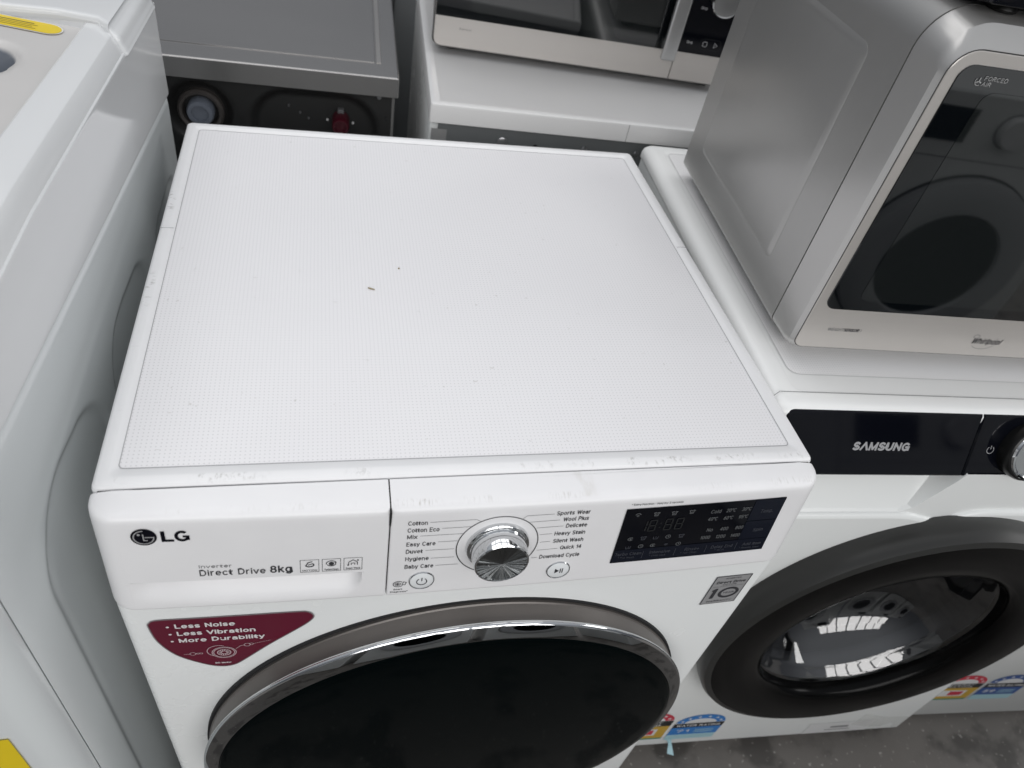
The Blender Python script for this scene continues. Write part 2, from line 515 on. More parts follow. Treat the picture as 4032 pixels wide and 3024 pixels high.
_bowl = _A(.34, .36, .29, .36, 0, 360)
GLYPH = {
    'a': (.62, [_A(.31, .50, .24, .22, 155, 0) + [(.55, 0)], [(.55, .43), (.28, .42)] + _A(.28, .21, .23, .21, 90, 270) + _A(.30, .25, .25, .25, 270, 350)]),
    'b': (.66, [[(.05, 0), (.05, 1)], _bowl]), 'c': (.62, [_A(.34, .36, .29, .36, 48, 312)]), 'd': (.68, [[(.63, 0), (.63, 1)], _bowl]),
    'e': (.66, [[(.05, .37), (.63, .37)] + _A(.34, .36, .29, .36, 2, 308)]), 'f': (.38, [[(.14, 0), (.14, .80)] + _A(.32, .80, .18, .20, 180, 90), [(-.02, .66), (.36, .66)]]),
    'g': (.68, [_bowl, [(.63, .72), (.63, -.06)] + _A(.36, -.06, .27, .20, 0, -150)]), 'h': (.66, [[(.05, 0), (.05, 1)], _A(.33, .42, .28, .30, 180, 0) + [(.61, 0)]]),
    'i': (.12, [[(.06, 0), (.06, .72)], [(.06, .94), (.06, 1.0)]]), 'k': (.58, [[(.05, 0), (.05, 1)], [(.52, .72), (.07, .28)], [(.22, .42), (.56, 0)]]), 'l': (.12, [[(.06, 0), (.06, 1)]]),
    'm': (.96, [[(.05, 0), (.05, .72)], _A(.26, .48, .21, .24, 180, 0) + [(.47, 0)], _A(.69, .48, .21, .24, 180, 0) + [(.90, 0)]]),
    'n': (.66, [[(.05, 0), (.05, .72)], _A(.33, .42, .28, .30, 180, 0) + [(.61, 0)]]), 'o': (.68, [_bowl]), 'p': (.68, [[(.05, -.26), (.05, .72)], _bowl]),
    'r': (.40, [[(.05, 0), (.05, .72)], _A(.33, .40, .28, .32, 180, 88)]), 's': (.58, [_A(.29, .53, .22, .19, 25, 270) + _A(.29, .17, .24, .17, 90, -155)]),
    't': (.40, [[(.15, .90), (.15, .17)] + _A(.33, .17, .18, .17, 180, 270), [(-.03, .66), (.38, .66)]]), 'u': (.66, [[(.05, .72), (.05, .30)] + _A(.33, .30, .28, .30, 180, 350), [(.61, .72), (.61, 0)]]),
    'v': (.60, [[(0, .72), (.30, 0), (.60, .72)]]), 'w': (.86, [[(0, .72), (.21, 0), (.43, .68), (.65, 0), (.86, .72)]]), 'x': (.56, [[(0, 0), (.56, .72)], [(0, .72), (.56, 0)]]),
    'y': (.60, [[(0, .72), (.31, 0)], [(.60, .72), (.24, -.22), (.08, -.26)]]),
    'A': (.80, [[(0, 0), (.40, 1), (.80, 0)], [(.14, .32), (.66, .32)]]), 'B': (.72, [[(.05, 0), (.05, 1), (.42, 1)] + _A(.42, .76, .24, .24, 90, -90) + [(.05, .52)], [(.42, .52)] + _A(.42, .26, .27, .26, 90, -90) + [(.05, 0)]]),
    'C': (.80, [_A(.42, .5, .38, .5, 45, 315)]), 'D': (.80, [[(.05, 0), (.05, 1), (.36, 1)] + _A(.36, .5, .39, .5, 90, -90) + [(.05, 0)]]), 'E': (.64, [[(.62, 1), (.05, 1), (.05, 0), (.62, 0)], [(.05, .52), (.56, .52)]]),
    'F': (.60, [[(.60, 1), (.05, 1), (.05, 0)], [(.05, .50), (.52, .50)]]), 'G': (.86, [_A(.42, .5, .38, .5, 45, 330), [(.46, .46), (.80, .46), (.80, .04)]]), 'H': (.76, [[(.05, 0), (.05, 1)], [(.71, 0), (.71, 1)], [(.05, .52), (.71, .52)]]),
    'I': (.12, [[(.06, 0), (.06, 1)]]), 'K': (.74, [[(.05, 0), (.05, 1)], [(.68, 1), (.07, .40)], [(.28, .60), (.72, 0)]]), 'L': (.60, [[(.05, 1), (.05, 0), (.58, 0)]]),
    'M': (.90, [[(.05, 0), (.05, 1)], [(.05, .96), (.45, .08), (.85, .96)], [(.85, 0), (.85, 1)]]), 'N': (.78, [[(.05, 0), (.05, 1)], [(.05, .96), (.73, .04)], [(.73, 0), (.73, 1)]]), 'O': (.86, [_A(.43, .5, .39, .5, 0, 360)]),
    'P': (.70, [[(.05, 0), (.05, 1), (.40, 1)] + _A(.40, .74, .28, .26, 90, -90) + [(.05, .48)]]), 'Q': (.86, [_A(.43, .5, .39, .5, 0, 360), [(.52, .26), (.84, -.04)]]),
    'R': (.74, [[(.05, 0), (.05, 1), (.42, 1)] + _A(.42, .75, .26, .25, 90, -90) + [(.05, .50)], [(.40, .50), (.72, 0)]]), 'S': (.72, [_A(.36, .74, .28, .26, 30, 270) + _A(.36, .24, .32, .24, 90, -150)]),
    '\u039b': (.80, [[(0, 0), (.40, 1), (.80, 0)]]), 'T': (.70, [[(0, 1), (.70, 1)], [(.35, 1), (.35, 0)]]), 'U': (.76, [[(.05, 1), (.05, .36)] + _A(.38, .36, .33, .36, 180, 360) + [(.71, 1)]]), 'V': (.76, [[(0, 1), (.38, 0), (.76, 1)]]),
    'W': (1.10, [[(0, 1), (.27, 0), (.55, .94), (.83, 0), (1.10, 1)]]), 'Y': (.74, [[(0, 1), (.37, .46), (.74, 1)], [(.37, .46), (.37, 0)]]), 'X': (.72, [[(0, 0), (.72, 1)], [(0, 1), (.72, 0)]]),
    '0': (.68, [_A(.34, .5, .30, .5, 0, 360)]), '1': (.34, [[(.02, .80), (.24, .98), (.24, 0)]]), '2': (.66, [_A(.33, .72, .28, .28, 165, -30) + [(.06, .0), (.64, 0)]]),
    '3': (.66, [_A(.32, .75, .26, .25, 155, -80) + _A(.32, .25, .29, .25, 85, -155)]), '4': (.70, [[(.50, 0), (.50, 1), (.02, .28), (.68, .28)]]), '5': (.66, [[(.60, 1), (.14, 1), (.08, .52)] + _A(.32, .32, .29, .32, 130, -150)]),
    '6': (.68, [_A(.34, .32, .29, .32, 0, 360), _A(.60, .32, .55, .68, 180, 100)]), '8': (.68, [_A(.34, .76, .24, .24, 0, 360), _A(.34, .26, .29, .26, 0, 360)]), '9': (.68, [_A(.34, .68, .29, .32, 0, 360), _A(.08, .68, .55, .68, 0, -80)]),
    '7': (.62, [[(.02, 1), (.60, 1), (.22, 0)]]), '*': (.34, [[(.17, .62), (.17, 1)], [(.02, .72), (.32, .92)], [(.02, .92), (.32, .72)]]), ':': (.14, [[(.07, .04), (.07, .10)], [(.07, .62), (.07, .68)]]), '.': (.14, [[(.07, 0), (.07, .07)]]),
    '+': (.56, [[(.28, .12), (.28, .66)], [(.02, .39), (.54, .39)]]), '-': (.40, [[(.05, .38), (.35, .38)]]), '\u00b0': (.30, [_A(.15, .84, .12, .14, 0, 360)]), '\u2122': (.44, [[(0, 1), (.2, 1)], [(.1, 1), (.1, .7)], [(.24, .7), (.24, 1), (.34, .8), (.44, 1), (.44, .7)]]), ' ': (.30, []),
}


def text(s, mp, u0, u1, v0, h, material, parent, bold=0.0, shear=0.0, name='lettering', e=0.0003, gap=0.24):
    """lettering with its left end at u0, right end at u1, baseline v0, capital height h; bold adds stroke weight"""
    w = 0.125 + 2.2 * bold
    strokes, x = [], 0.0
    for ch in s:
        adv, st = GLYPH[ch]
        for pl in st:
            strokes.append([(x + a, w / 2 + b_ * (1 - w)) for a, b_ in pl])
        x += adv + gap
    x -= gap
    sx = (u1 - u0) / (x + w)
    gg = G()
    sw = w * h
    k = 0
    for pl in strokes:
        full = [(u0 + (a + w / 2 + shear * b_) * sx, v0 + b_ * h) for a, b_ in pl]
        shut = math.hypot(full[0][0] - full[-1][0], full[0][1] - full[-1][1]) < 1e-7
        runs, cur = [], [full[0]]
        for m_ in range(1, len(full)):      # break the stroke at sharp corners
            cur.append(full[m_])
            if m_ < len(full) - 1:
                d1 = Vector(full[m_]) - Vector(full[m_ - 1])
                d2 = Vector(full[m_ + 1]) - Vector(full[m_])
                if d1.length > 1e-9 and d2.length > 1e-9 and d1.angle(d2) > math.radians(48):
                    runs.append(cur)
                    cur = [full[m_]]
        runs.append(cur)
        shut = shut and len(runs) == 1
        for pts in runs:
            pts = list(pts)
            if shut:
                pts = pts[:-1]
            else:
                for a_, b2 in ((0, 1), (-1, -2)):
                    dx, dy = pts[a_][0] - pts[b2][0], pts[a_][1] - pts[b2][1]
                    l_ = math.hypot(dx, dy) or 1
                    pts[a_] = (pts[a_][0] + dx / l_ * sw * .42, pts[a_][1] + dy / l_ * sw * .42)
            for q in ribbon(pts, sw, shut):
                gg.add([mp(a, b_, e + 0.000010 * k) for a, b_ in q], [(0, 1, 2, 3)])
            k += 1
    return gg.build(name, material, parent, smooth=False)


def thing(name, label, cat, loc=(0, 0, 0), rz=0.0, group=None):
    o = bpy.data.objects.new(name, None)
    o.empty_display_size = 0.1
    o.location = loc
    o.rotation_euler = (0, 0, rz)
    o['label'] = label
    o['category'] = cat
    if group:
        o['group'] = group
    COL.objects.link(o)
    return o


def sstep(a, b_, x):
    t = max(0.0, min(1.0, (x - a) / (b_ - a)))
    return t * t * (3 - 2 * t)


# ------------------------------------------------------------------ floor
fl = G().box(-8, 8, -8, 8, -0.1, 0.0).build('floor', MATS['stained_concrete'], smooth=False)
fl['kind'] = 'structure'

# ------------------------------------------------------------------ main washing machine
T = 0.115
BOW = 0.06
lg = thing('washing_machine', 'white front-loader with dotted lid, chrome dial, maroon sticker and dark round door',
           'washing machine', group='front-loading washing machines')


def LGP(u, v, e=0.0):
    """front console surface: u across, v along the slope (0 at its top edge)"""
    return (u, -0.0295 + BOW * u * u + v * math.sin(T) - e * math.cos(T), 0.842 + v * math.cos(T) + e * math.sin(T))


def LCF(u, z, e=0.0):
    return (u, -0.0375 + BOW * u * u - e, z)


# cabinet
def lg_plan(z, yf, hx=0.2985, yb=0.565, r=0.013, inset=0.0):
    out = []
    hx -= inset
    for k in range(7):
        a = math.radians(180 + 90 * k / 6)
        x = -hx + r + r * math.cos(a)
        out.append((x, yf + inset + BOW * x * x + r + r * math.sin(a), z))
    for k in range(1, 40):
        x = -hx + r + (2 * hx - 2 * r) * k / 40
        out.append((x, yf + inset + BOW * x * x, z))
    for k in range(7):
        a = math.radians(270 + 90 * k / 6)
        x = hx - r + r * math.cos(a)
        out.append((x, yf + inset + BOW * x * x + r + r * math.sin(a), z))
    out += [(hx, yb, z), (-hx, yb, z)]
    return out


g = G()
g.loft([lg_plan(0.018, -0.0375, inset=0.003), lg_plan(0.022, -0.0375), lg_plan(0.7345, -0.0375), lg_plan(0.7372, -0.0375, inset=0.0010),
        lg_plan(0.7382, -0.0375, inset=0.0035)])
g.box(-0.297, 0.297, 0.0015, 0.565, 0.738, 0.830)
g.build('cabinet', ENAMEL, lg)
for x in (-0.25, 0.25):
    for y in (0.03, 0.51):
        G().lathez([(0.02, 0.0), (0.022, 0.004), (0.022, 0.012), (0.012, 0.014), (0.012, 0.02)], 24, True, True, (x, y)).build('foot', BLACKP, lg)

G().loft([lg_plan(0.7376, -0.0375, inset=0.0042), lg_plan(0.7397, -0.0375, inset=0.0042)], False, False).build('console_seam', GAP, lg)

# lid
x0, x1, y0, y1 = -0.299, 0.299, 0.0012, 0.5785


def lidloop(d, z, fr=0.0, r=0.005):
    return [(a, b_, z) for a, b_ in rrect(x0 + d, x1 - d, y0 + d + fr, y1 - d, max(r, 0.001), 5)]


g = G()
g.loft([lidloop(0.004, 0.829), lidloop(0.0, 0.831), lidloop(0.0, 0.8455), lidloop(0.0007, 0.8478), lidloop(0.0025, 0.8494),
        lidloop(0.0045, 0.85), lidloop(0.0098, 0.85, 0.0), lidloop(0.0104, 0.8499, 0.0002),
        lidloop(0.0148, 0.8478, 0.0035, 0.004), lidloop(0.0152, 0.8475, 0.0038, 0.004), lidloop(0.0156, 0.8470, 0.0041, 0.004)],
       True, False)
lid = g.build('lid', MATS['scuffed_white_lid'], lg, ang=20)
flat('dotted_field', [[(a, b_) for a, b_ in rrect(x0 + 0.0155, x1 - 0.0155, y0 + 0.0195, y1 - 0.0155, 0.004, 5)]],
     lambda u, v, e: (u, v, 0.8473), MATS['dotted_lid_field'], lid)
flat('field_groove', ribbon(rrect(x0 + 0.0155, x1 - 0.0155, y0 + 0.0195, y1 - 0.0155, 0.004, 5), 0.0007, True),
     lambda u, v, e: (u, v, 0.8476), mat('groove_grey', (0.40, 0.40, 0.41), 0.5), lid)
# joint lines across the side rims
for sx in (-1, 1):
    G().box(sx * 0.2915 - 0.0068, sx * 0.2915 + 0.0068, 0.3380, 0.3385, 0.8499, 0.8502).build('rim_joint', mat('groove_grey', (0.40, 0.40, 0.41), 0.5), lid, smooth=False)

# console: a lofted bar, cut in a drawer front (left) and a console (right)
PROF = [(0.7392, -0.0330, 0.005), (0.7394, -0.0378, 0.002), (0.7402, -0.0400, 0.0008), (0.7420, -0.0409, 0.0002)]
zz_ = 0.7435
lip_z = 0.842 - 0.0676 * math.cos(T)
levels = []
while zz_ < 0.8372:
    levels.append(zz_)
    zz_ += 0.0012 if abs(zz_ - lip_z) < 0.004 else 0.0030
levels += [lip_z - 0.0011, lip_z - 0.0004, lip_z + 0.0001]
levels.sort()
for z in levels:
    PROF.append((z, -0.0295 - math.tan(T) * (0.842 - z), 0.0))
PROF += [(0.8395, -0.02965, 0.0001), (0.8424, -0.0291, 0.0005), (0.8442, -0.0279, 0.0014), (0.8455, -0.0262, 0.0030), (0.8464, -0.0238, 0.0056),
         (0.8470, -0.0200, 0.0090), (0.8474, -0.0150, 0.0125), (0.8478, -0.0090, 0.0150), (0.8480, -0.0040, 0.0155)]


def scoop(x, z):
    """finger recess under the lip of the drawer front"""
    v = z - lip_z
    if v > 0 or x > -0.1055 or x < -0.28:
        return 0.0
    A = 0.0070 * sstep(-0.281, -0.262, x) + 0.0110 * sstep(-0.281, -0.180, x)
    zb = -0.0300 + 0.004 * sstep(-0.2, -0.27, x)
    corner = 0.022
    if x > -0.1065 - corner:      # rounded lower right end
        t = min(1.0, (x + 0.1065 + corner) / corner)
        zb *= max(0.02, math.sqrt(max(0.0, 1 - t ** 3)))
    if v < zb:
        return 0.0
    t = v / zb
    return A * (1 - sstep(0.0, 1.0, t) ** 1.0) * sstep(0.0, -0.0008, v)


def bar(xa, xb, round_l, round_r, with_scoop):
    loops = []
    r = 0.020
    xs = []
    if with_scoop:
        x = xa + (r if round_l else 0.0008)
        while x < xb - 0.0008:
            xs.append(x)
            x += 0.0008 if -0.130 < x < -0.103 else 0.004
        xs.append(xb - 0.0008)
    else:
        k = 48
        a_, b2 = xa + (r if round_l else 0.0008), xb - (r if round_r else 0.0008)
        xs = [a_ + (b2 - a_) * i / k for i in range(k + 1)]
    for z, yf, ins in PROF:
        yb = 0.0
        lp = []
        rr_ = max(0.004, r - ins * 0.3)
        if round_l:
            lp.append((xa + ins, yb, z))
            for k in range(9):
                a = math.radians(180 + 90 * k / 8)
                x = xa + ins + rr_ + rr_ * math.cos(a)
                y = yf + BOW * x * x + rr_ + rr_ * math.sin(a)
                lp.append((x, min(y, yb - 0.0002), z))
        else:
            lp += [(xa, yb, z), (xa, yf + BOW * xa * xa + 0.0008, z)]
        for x in xs:
            if round_l and x <= xa + ins + rr_ + 1e-5:
                x = xa + ins + rr_ + 1e-4
            if round_r and x >= xb - ins - rr_ - 1e-5:
                x = xb - ins - rr_ - 1e-4
            y = yf + BOW * x * x + (scoop(x, z) if with_scoop else 0.0)
            lp.append((x, y, z))
        if round_r:
            for k in range(9):
                a = math.radians(270 + 90 * k / 8)
                x = xb - ins - rr_ + rr_ * math.cos(a)
                y = yf + BOW * x * x + rr_ + rr_ * math.sin(a)
                lp.append((x, min(y, yb - 0.0002), z))
            lp.append((xb - ins, yb, z))
        else:
            lp += [(xb, yf + BOW * xb * xb + 0.0008, z), (xb, yb, z)]
        loops.append(lp)
    gg = G()
    gg.loft(loops)
    return gg


drawer = bar(-0.3, -0.0866, True, False, True).build('detergent_drawer', MATS['worn_white_plastic'], lg, ang=40)
console = bar(-0.0854, 0.3, False, True, False).build('control_panel', MATS['worn_white_plastic'], lg, ang=40)
G().box(-0.0868, -0.0852, -0.030, -0.004, 0.741, 0.845).build('drawer_seam', GAP, lg)
G().box(-0.294, 0.294, -0.0005, 0.0012, 0.835, 0.8465).build('lid_seam', GAP, lg)

# emblem and lettering of the drawer
def mm(*pts):
    return [(a / 1000, b_ / 1000) for a, b_ in pts]


cu_, cv_ = -0.2622, -0.0147
em = flat('emblem', [disc(cu_, cv_, 0.0088, 48)], LGP, LOGOBLK, drawer, 0.0006)
R_ = 0.0068
st = ribbon(arc(cu_, cv_, R_, 88, 360, 40) + [(cu_ + R_ * 0.12, cv_)], 0.00085)
st += ribbon([(cu_ - 0.0002, cv_ + 0.0036), (cu_ - 0.0002, cv_ - 0.0032), (cu_ + 0.0024, cv_ - 0.0032)], 0.00085)
st.append(disc(cu_ - 0.0031, cv_ + 0.0030, 0.00105, 14))
flat('emblem_print', st, LGP, SILVER, drawer, 0.0009)
lu, lv, lh = -0.2507, -0.0204, 0.0113
flat('lettering', [[(lu, lv), (lu + 0.0085, lv), (lu + 0.0085, lv + 0.0022), (lu + 0.0028, lv + 0.0022)], [(lu, lv), (lu + 0.0028, lv + 0.0022), (lu + 0.0028, lv + lh), (lu, lv + lh)]],
     LGP, LOGOBLK, drawer, 0.0006)
gu = lu + 0.0143
flat('lettering', ribbon(arc(gu, lv + lh / 2, 0.0040, 48, 350, 28, 0.0046), 0.0024) + [[(gu + 0.0004, lv + 0.0042), (gu + 0.0050, lv + 0.0042), (gu + 0.0050, lv + 0.0061), (gu + 0.0004, lv + 0.0061)],
     [(gu + 0.0026, lv + 0.0012), (gu + 0.0050, lv + 0.0012), (gu + 0.0050, lv + 0.0050), (gu + 0.0026, lv + 0.0050)]], LGP, LOGOBLK, drawer, 0.0006)
text('Inverter', LGP, -0.2290, -0.2049, -0.0527, 0.0038, GINK, drawer, bold=0.01)
text('Direct Drive', LGP, -0.2292, -0.1805, -0.0620, 0.0072, INK, drawer, bold=0.004)
text('8kg', LGP, -0.1775, -0.1606, -0.0622, 0.0086, INK, drawer, bold=0.016)
for ub, word in ((-0.1544, 'MOTION'), (-0.1376, 'TurboClean'), (-0.1208, 'Smart ThinQ')):
    b_ = flat('feature_badge', ribbon([(ub, -0.0489), (ub + 0.0142, -0.0489), (ub + 0.0142, -0.0636), (ub, -0.0636)], 0.0004, True),
              LGP, INK, drawer)
    text(word, LGP, ub + 0.0014, ub + 0.0128, -0.0626, 0.0020, INK, drawer, bold=0.01)
    cx_, cy_ = ub + 0.0071, -0.0545
    if word == 'MOTION':
        q = [arc(cx_ - 0.0004, cy_, 0.0036, 60, 330, 16, 0.0030) + arc(cx_ + 0.0008, cy_ - 0.0004, 0.0022, 330, 60, 12, 0.0016)]
        q = ribbon(arc(cx_, cy_ - 0.0004, 0.0032, -170, 40, 16, 0.0022), 0.0011) + ribbon([(cx_ - 0.0028, cy_ - 0.001), (cx_ - 0.001, cy_ + 0.0026), (cx_ + 0.0022, cy_ + 0.0036)], 0.0009)
        q += ribbon([(cx_ - 0.0012, cy_ - 0.0005), (cx_ + 0.0026, cy_ + 0.0012)], 0.0008)
    elif word == 'TurboClean':
        q = [disc(cx_, cy_, 0.0021, 16)] + ribbon(arc(cx_, cy_, 0.0034, 200, 400, 16, 0.0029), 0.0008) + ribbon(arc(cx_, cy_, 0.0040, 20, 190, 16, 0.0034), 0.0007)
    else:
        q = ribbon([(cx_ - 0.0034, cy_ - 0.0030), (cx_ - 0.0034, cy_ + 0.0004), (cx_, cy_ + 0.0032), (cx_ + 0.0034, cy_ + 0.0004), (cx_ + 0.0034, cy_ - 0.0030)], 0.0007)
        q += ribbon([(cx_ - 0.0014, cy_ - 0.0030), (cx_ - 0.0014, cy_ - 0.0008), (cx_ + 0.0014, cy_ - 0.0008), (cx_ + 0.0014, cy_ - 0.0030)], 0.0006)
        q += [disc(cx_ - 0.0038, cy_ - 0.0030, 0.0008, 8), disc(cx_ + 0.0038, cy_ + 0.0026, 0.0008, 8)]
    flat('badge_print', q, LGP, INK, drawer, 0.0004)

# programme names around the dial
H5 = 0.0049
LEFTN = [('Cotton', -56.7, -14.0), ('Cotton Eco', -46.9, -22.2), ('Mix', -64.0, -30.0), ('Easy Care', -48.8, -38.9),
         ('Duvet', -58.5, -47.8), ('Hygiene', -52.9, -57.0), ('Baby Care', -48.4, -66.9)]
for s_, u1, v in LEFTN:
    text(s_, LGP, -0.0722, u1 / 1000, v / 1000, H5, INK, console, bold=0.003)
RIGHTN = [('Sports Wear', 48.9, 78.1, -11.5), ('Wool Plus', 55.9, 78.3, -19.3), ('Delicate', 59.7, 78.4, -27.5),
          ('Heavy Stain', 51.3, 78.6, -36.5), ('Silent Wash', 51.7, 78.9, -45.9), ('Quick 14', 59.7, 79.0, -55.2),
          ('Download Cycle', 42.9, 79.3, -65.6)]
for s_, u0, u1, v in RIGHTN:
    text(s_, LGP, u0 / 1000, u1 / 1000, v / 1000, H5, INK, console, bold=0.003)
LINES = [mm((-55.0, -11.4), (-17.6, -10.9), (-13.5, -13.8)), mm((-44.9, -19.2), (-20.7, -18.9)), mm((-61.7, -27.0), (-27.3, -26.8)),
         mm((-46.9, -35.3), (-31.1, -35.2)), mm((-56.3, -44.9), (-32.8, -44.9)), mm((-51.2, -55.2), (-31.8, -55.2)),
         mm((-46.6, -64.8), (-27.8, -64.8)), mm((47.0, -9.6), (23.9, -9.9), (20.7, -13.0)), mm((53.0, -17.3), (27.7, -17.8)),
         mm((57.5, -25.0), (34.3, -25.5)), mm((49.0, -33.8), (38.2, -34.2)), mm((49.1, -43.4), (40.1, -43.9)),
         mm((57.4, -53.5), (39.1, -54.0)), mm((40.9, -63.5), (35.6, -63.6))]
for l in LINES:
    flat('leader_line', ribbon(l, 0.0004), LGP, GINK, console)
KU, KV = 0.0034, -0.0437
flat('dial_ring', ribbon(arc(KU, KV, 0.0345, 0, 355, 71), 0.0009, True), LGP, mat('ring_grey', (0.085, 0.085, 0.09), 0.35, metal=0.5), console)

# dial
knob = G().lathez([(0.0268, -0.001), (0.0268, 0.0022), (0.0262, 0.0036), (0.0248, 0.0046), (0.0238, 0.0048), (0.0234, 0.0056),
                   (0.0238, 0.0066), (0.0232, 0.0140), (0.0229, 0.0190), (0.0225, 0.0200), (0.0216, 0.0206), (0.0210, 0.0204), (0.0209, 0.0198)],
                  112).build('dial', CHROME, lg, ang=28)
Zax = Vector((0, -math.cos(T), math.sin(T)))
Xax = Vector((1, 0, 0))
Yax = Zax.cross(Xax)
K = Matrix((Xax, Yax, Zax)).transposed().to_4x4()
K.translation = Vector(LGP(KU, KV))
knob.matrix_local = K
G().lathez([(0.0001, 0.0202), (0.0060, 0.0202), (0.0120, 0.02015), (0.0209, 0.0200)], 112).build('dial_face', MATS['spun_dark_metal'], knob)
flat('pointer_mark', [[(-0.0118, -0.0008), (-0.0102, -0.0008), (-0.0110, 0.0008)]], lambda u, v, e: (u, v, 0.0204), SILVER, knob)

# push buttons
for bu, bv, kind in ((-0.0569, -0.0830, 'power'), (0.0634, -0.0827, 'play')):
    bt = G().lathez([(0.0110, -0.001), (0.0110, 0.0008), (0.0106, 0.0014), (0.0100, 0.0012), (0.0096, 0.0004)], 64).build(
        'power_button' if kind == 'power' else 'start_button', CHROME, lg)
    M_ = K.copy()
    M_.translation = Vector(LGP(bu, bv))
    bt.matrix_local = M_
    G().lathez([(0.00985, 0.0003), (0.0096, 0.0010), (0.0090, 0.0013), (0.0001, 0.0015)], 64).build('button_cap', BUTTON, bt)
    mpb = lambda u, v, e: (u, v, 0.0018)
    if kind == 'power':
        q = ribbon(arc(0, -0.0002, 0.0042, 125, 415, 32), 0.0008) + ribbon([(0, 0.0005), (0, 0.0048)], 0.0008)
    else:
        q = [[(-0.0034, 0.0030), (-0.0034, -0.0030), (0.0006, 0.0)], [(0.0012, 0.003), (0.0012, -0.003), (0.0021, -0.003), (0.0021, 0.003)],
             [(0.0031, 0.003), (0.0031, -0.003), (0.0040, -0.003), (0.0040, 0.003)]]
    flat('button_symbol', q, mpb, INK, bt)

q = ribbon(arc(-0.0762, -0.0865, 0.0042, 40, 330, 24, 0.0036), 0.0007) + ribbon(arc(-0.0766, -0.0865, 0.0024, 0, 350, 14, 0.0020), 0.0005, True)
q += ribbon([(-0.0782, -0.0865), (-0.0750, -0.0865)], 0.0009) + ribbon([(-0.0766, -0.0850), (-0.0766, -0.0880)], 0.0009)
q += ribbon([(-0.0718, -0.0838), (-0.0695, -0.0848), (-0.0706, -0.0880), (-0.0730, -0.0872)], 0.0006, True)
flat('diagnosis_symbol', q, LGP, INK, console)
text('Smart', LGP, -0.0801, -0.0725, -0.0944, 0.0021, INK, console, bold=0.01)
text('Diagnosis™', LGP, -0.0826, -0.0679, -0.0977, 0.0021, INK, console, bold=0.01)
text('* Extra Function : Hold for 3 seconds', LGP, 0.1136, 0.1610, -0.0056, 0.0023, INK, console)

# display
disp = flat('display', [mm((110.5, -9.3), (111.2, -79.6), (132, -79.6), (160, -79.6), (190, -79.6), (215, -79.6), (240, -79.6), (266.0, -79.6),
                           (264.4, -8.6), (240, -8.8), (215, -8.9), (190, -9.0), (160, -9.1), (132, -9.2))], LGP, BGLOSS, lg, 0.0007)


def strip(ua, ub, va, vb, n=8):
    return [[(ua + (ub - ua) * i / n, va), (ua + (ub - ua) * (i + 1) / n, va), (ua + (ub - ua) * (i + 1) / n, vb), (ua + (ub - ua) * i / n, vb)] for i in range(n)]


flat('touch_zone', strip(0.1118, 0.2650, -0.0788, -0.0622, 24), LGP, NAVYZONE, disp, 0.0010)
flat('touch_zone', strip(0.2338, 0.2643, -0.0364, -0.0094, 6), LGP, NAVYZONE, disp, 0.0010)
flat('touch_zone', strip(0.2338, 0.2648, -0.0616, -0.0372, 6), LGP, NAVYZONE, disp, 0.0010)
for s_, u0, u1, v in (('Cold', 192.3, 202.2, -22.0), ('20°C', 207.4, 216.9, -21.8), ('30°C', 222.8, 232.3, -21.8), ('40°C', 192.4, 201.8, -31.5),
                      ('60°C', 208.0, 217.3, -31.6), ('95°C', 223.0, 232.4, -31.7), ('No', 195.9, 202.2, -46.1), ('400', 209.5, 217.4, -46.2),
                      ('800', 224.9, 232.8, -46.3), ('1000', 193.0, 202.5, -56.2), ('1200', 208.6, 218.1, -56.5), ('1400', 223.7, 233.2, -56.7)):
    text(s_, LGP, u0 / 1000, u1 / 1000, v / 1000, 0.0046, DISPINK, disp, e=0.0012)
for s_, u0, u1, v, h in (('Temp.', 243.2, 256.0, -26.3, 4.6), ('Spin', 244.9, 255.1, -51.3, 4.6), ('Turbo Clean', 113.2, 138.6, -69.4, 4.2),
                         ('* Pre Wash', 117.1, 132.8, -73.6, 2.4), ('Intensive', 146.6, 166.9, -70.0, 4.2), ('* Child Lock', 147.5, 163.5, -74.0, 2.4),
                         ('Rinse+', 181.4, 196.1, -70.3, 4.2), ('* Tub Clean', 178.5, 195.0, -74.2, 2.4), ('Delay End', 208.5, 230.6, -70.8, 4.2),
                         ('* Wi-Fi', 213.5, 223.3, -74.8, 2.4), ('Add Item', 241.3, 260.6, -70.8, 4.2), ('* Remote Start', 239.5, 260.2, -75.0, 2.4)):
    text(s_, LGP, u0 / 1000, u1 / 1000, v / 1000, h / 1000, DIMINK, disp, e=0.0013)
for u in (140.3, 171.9, 203.2, 234.6):
    flat('divider', ribbon(mm((u, -65.5), (u, -75.0)), 0.0005), LGP, DIMINK, disp, 0.0013)
# unlit seven-segment digits 18:88
def seg7(u, v, w, h, on):
    t = 0.0013
    S = {'a': [(u, v + h), (u + w, v + h)], 'g': [(u, v + h / 2), (u + w, v + h / 2)], 'd': [(u, v), (u + w, v)],
         'f': [(u, v + h / 2 + t / 2), (u, v + h - t / 2)], 'b': [(u + w, v + h / 2 + t / 2), (u + w, v + h - t / 2)],
         'e': [(u, v + t / 2), (u, v + h / 2 - t / 2)], 'c': [(u + w, v + t / 2), (u + w, v + h / 2 - t / 2)]}
    out = []
    for k in on:
        out += ribbon(S[k], t)
    return out


for k, (u, on) in enumerate(((0.1275, 'bc'), (0.1365, 'abcdefg'), (0.1515, 'abcdefg'), (0.1620, 'abcdefg'))):
    flat('digit', seg7(u, -0.0385, 0.0062, 0.0135, on), LGP, SEGINK, disp, 0.0012)
flat('colon', [disc(0.1470, -0.0345, 0.0008, 8), disc(0.1470, -0.0295, 0.0008, 8)], LGP, SEGINK, disp, 0.0012)


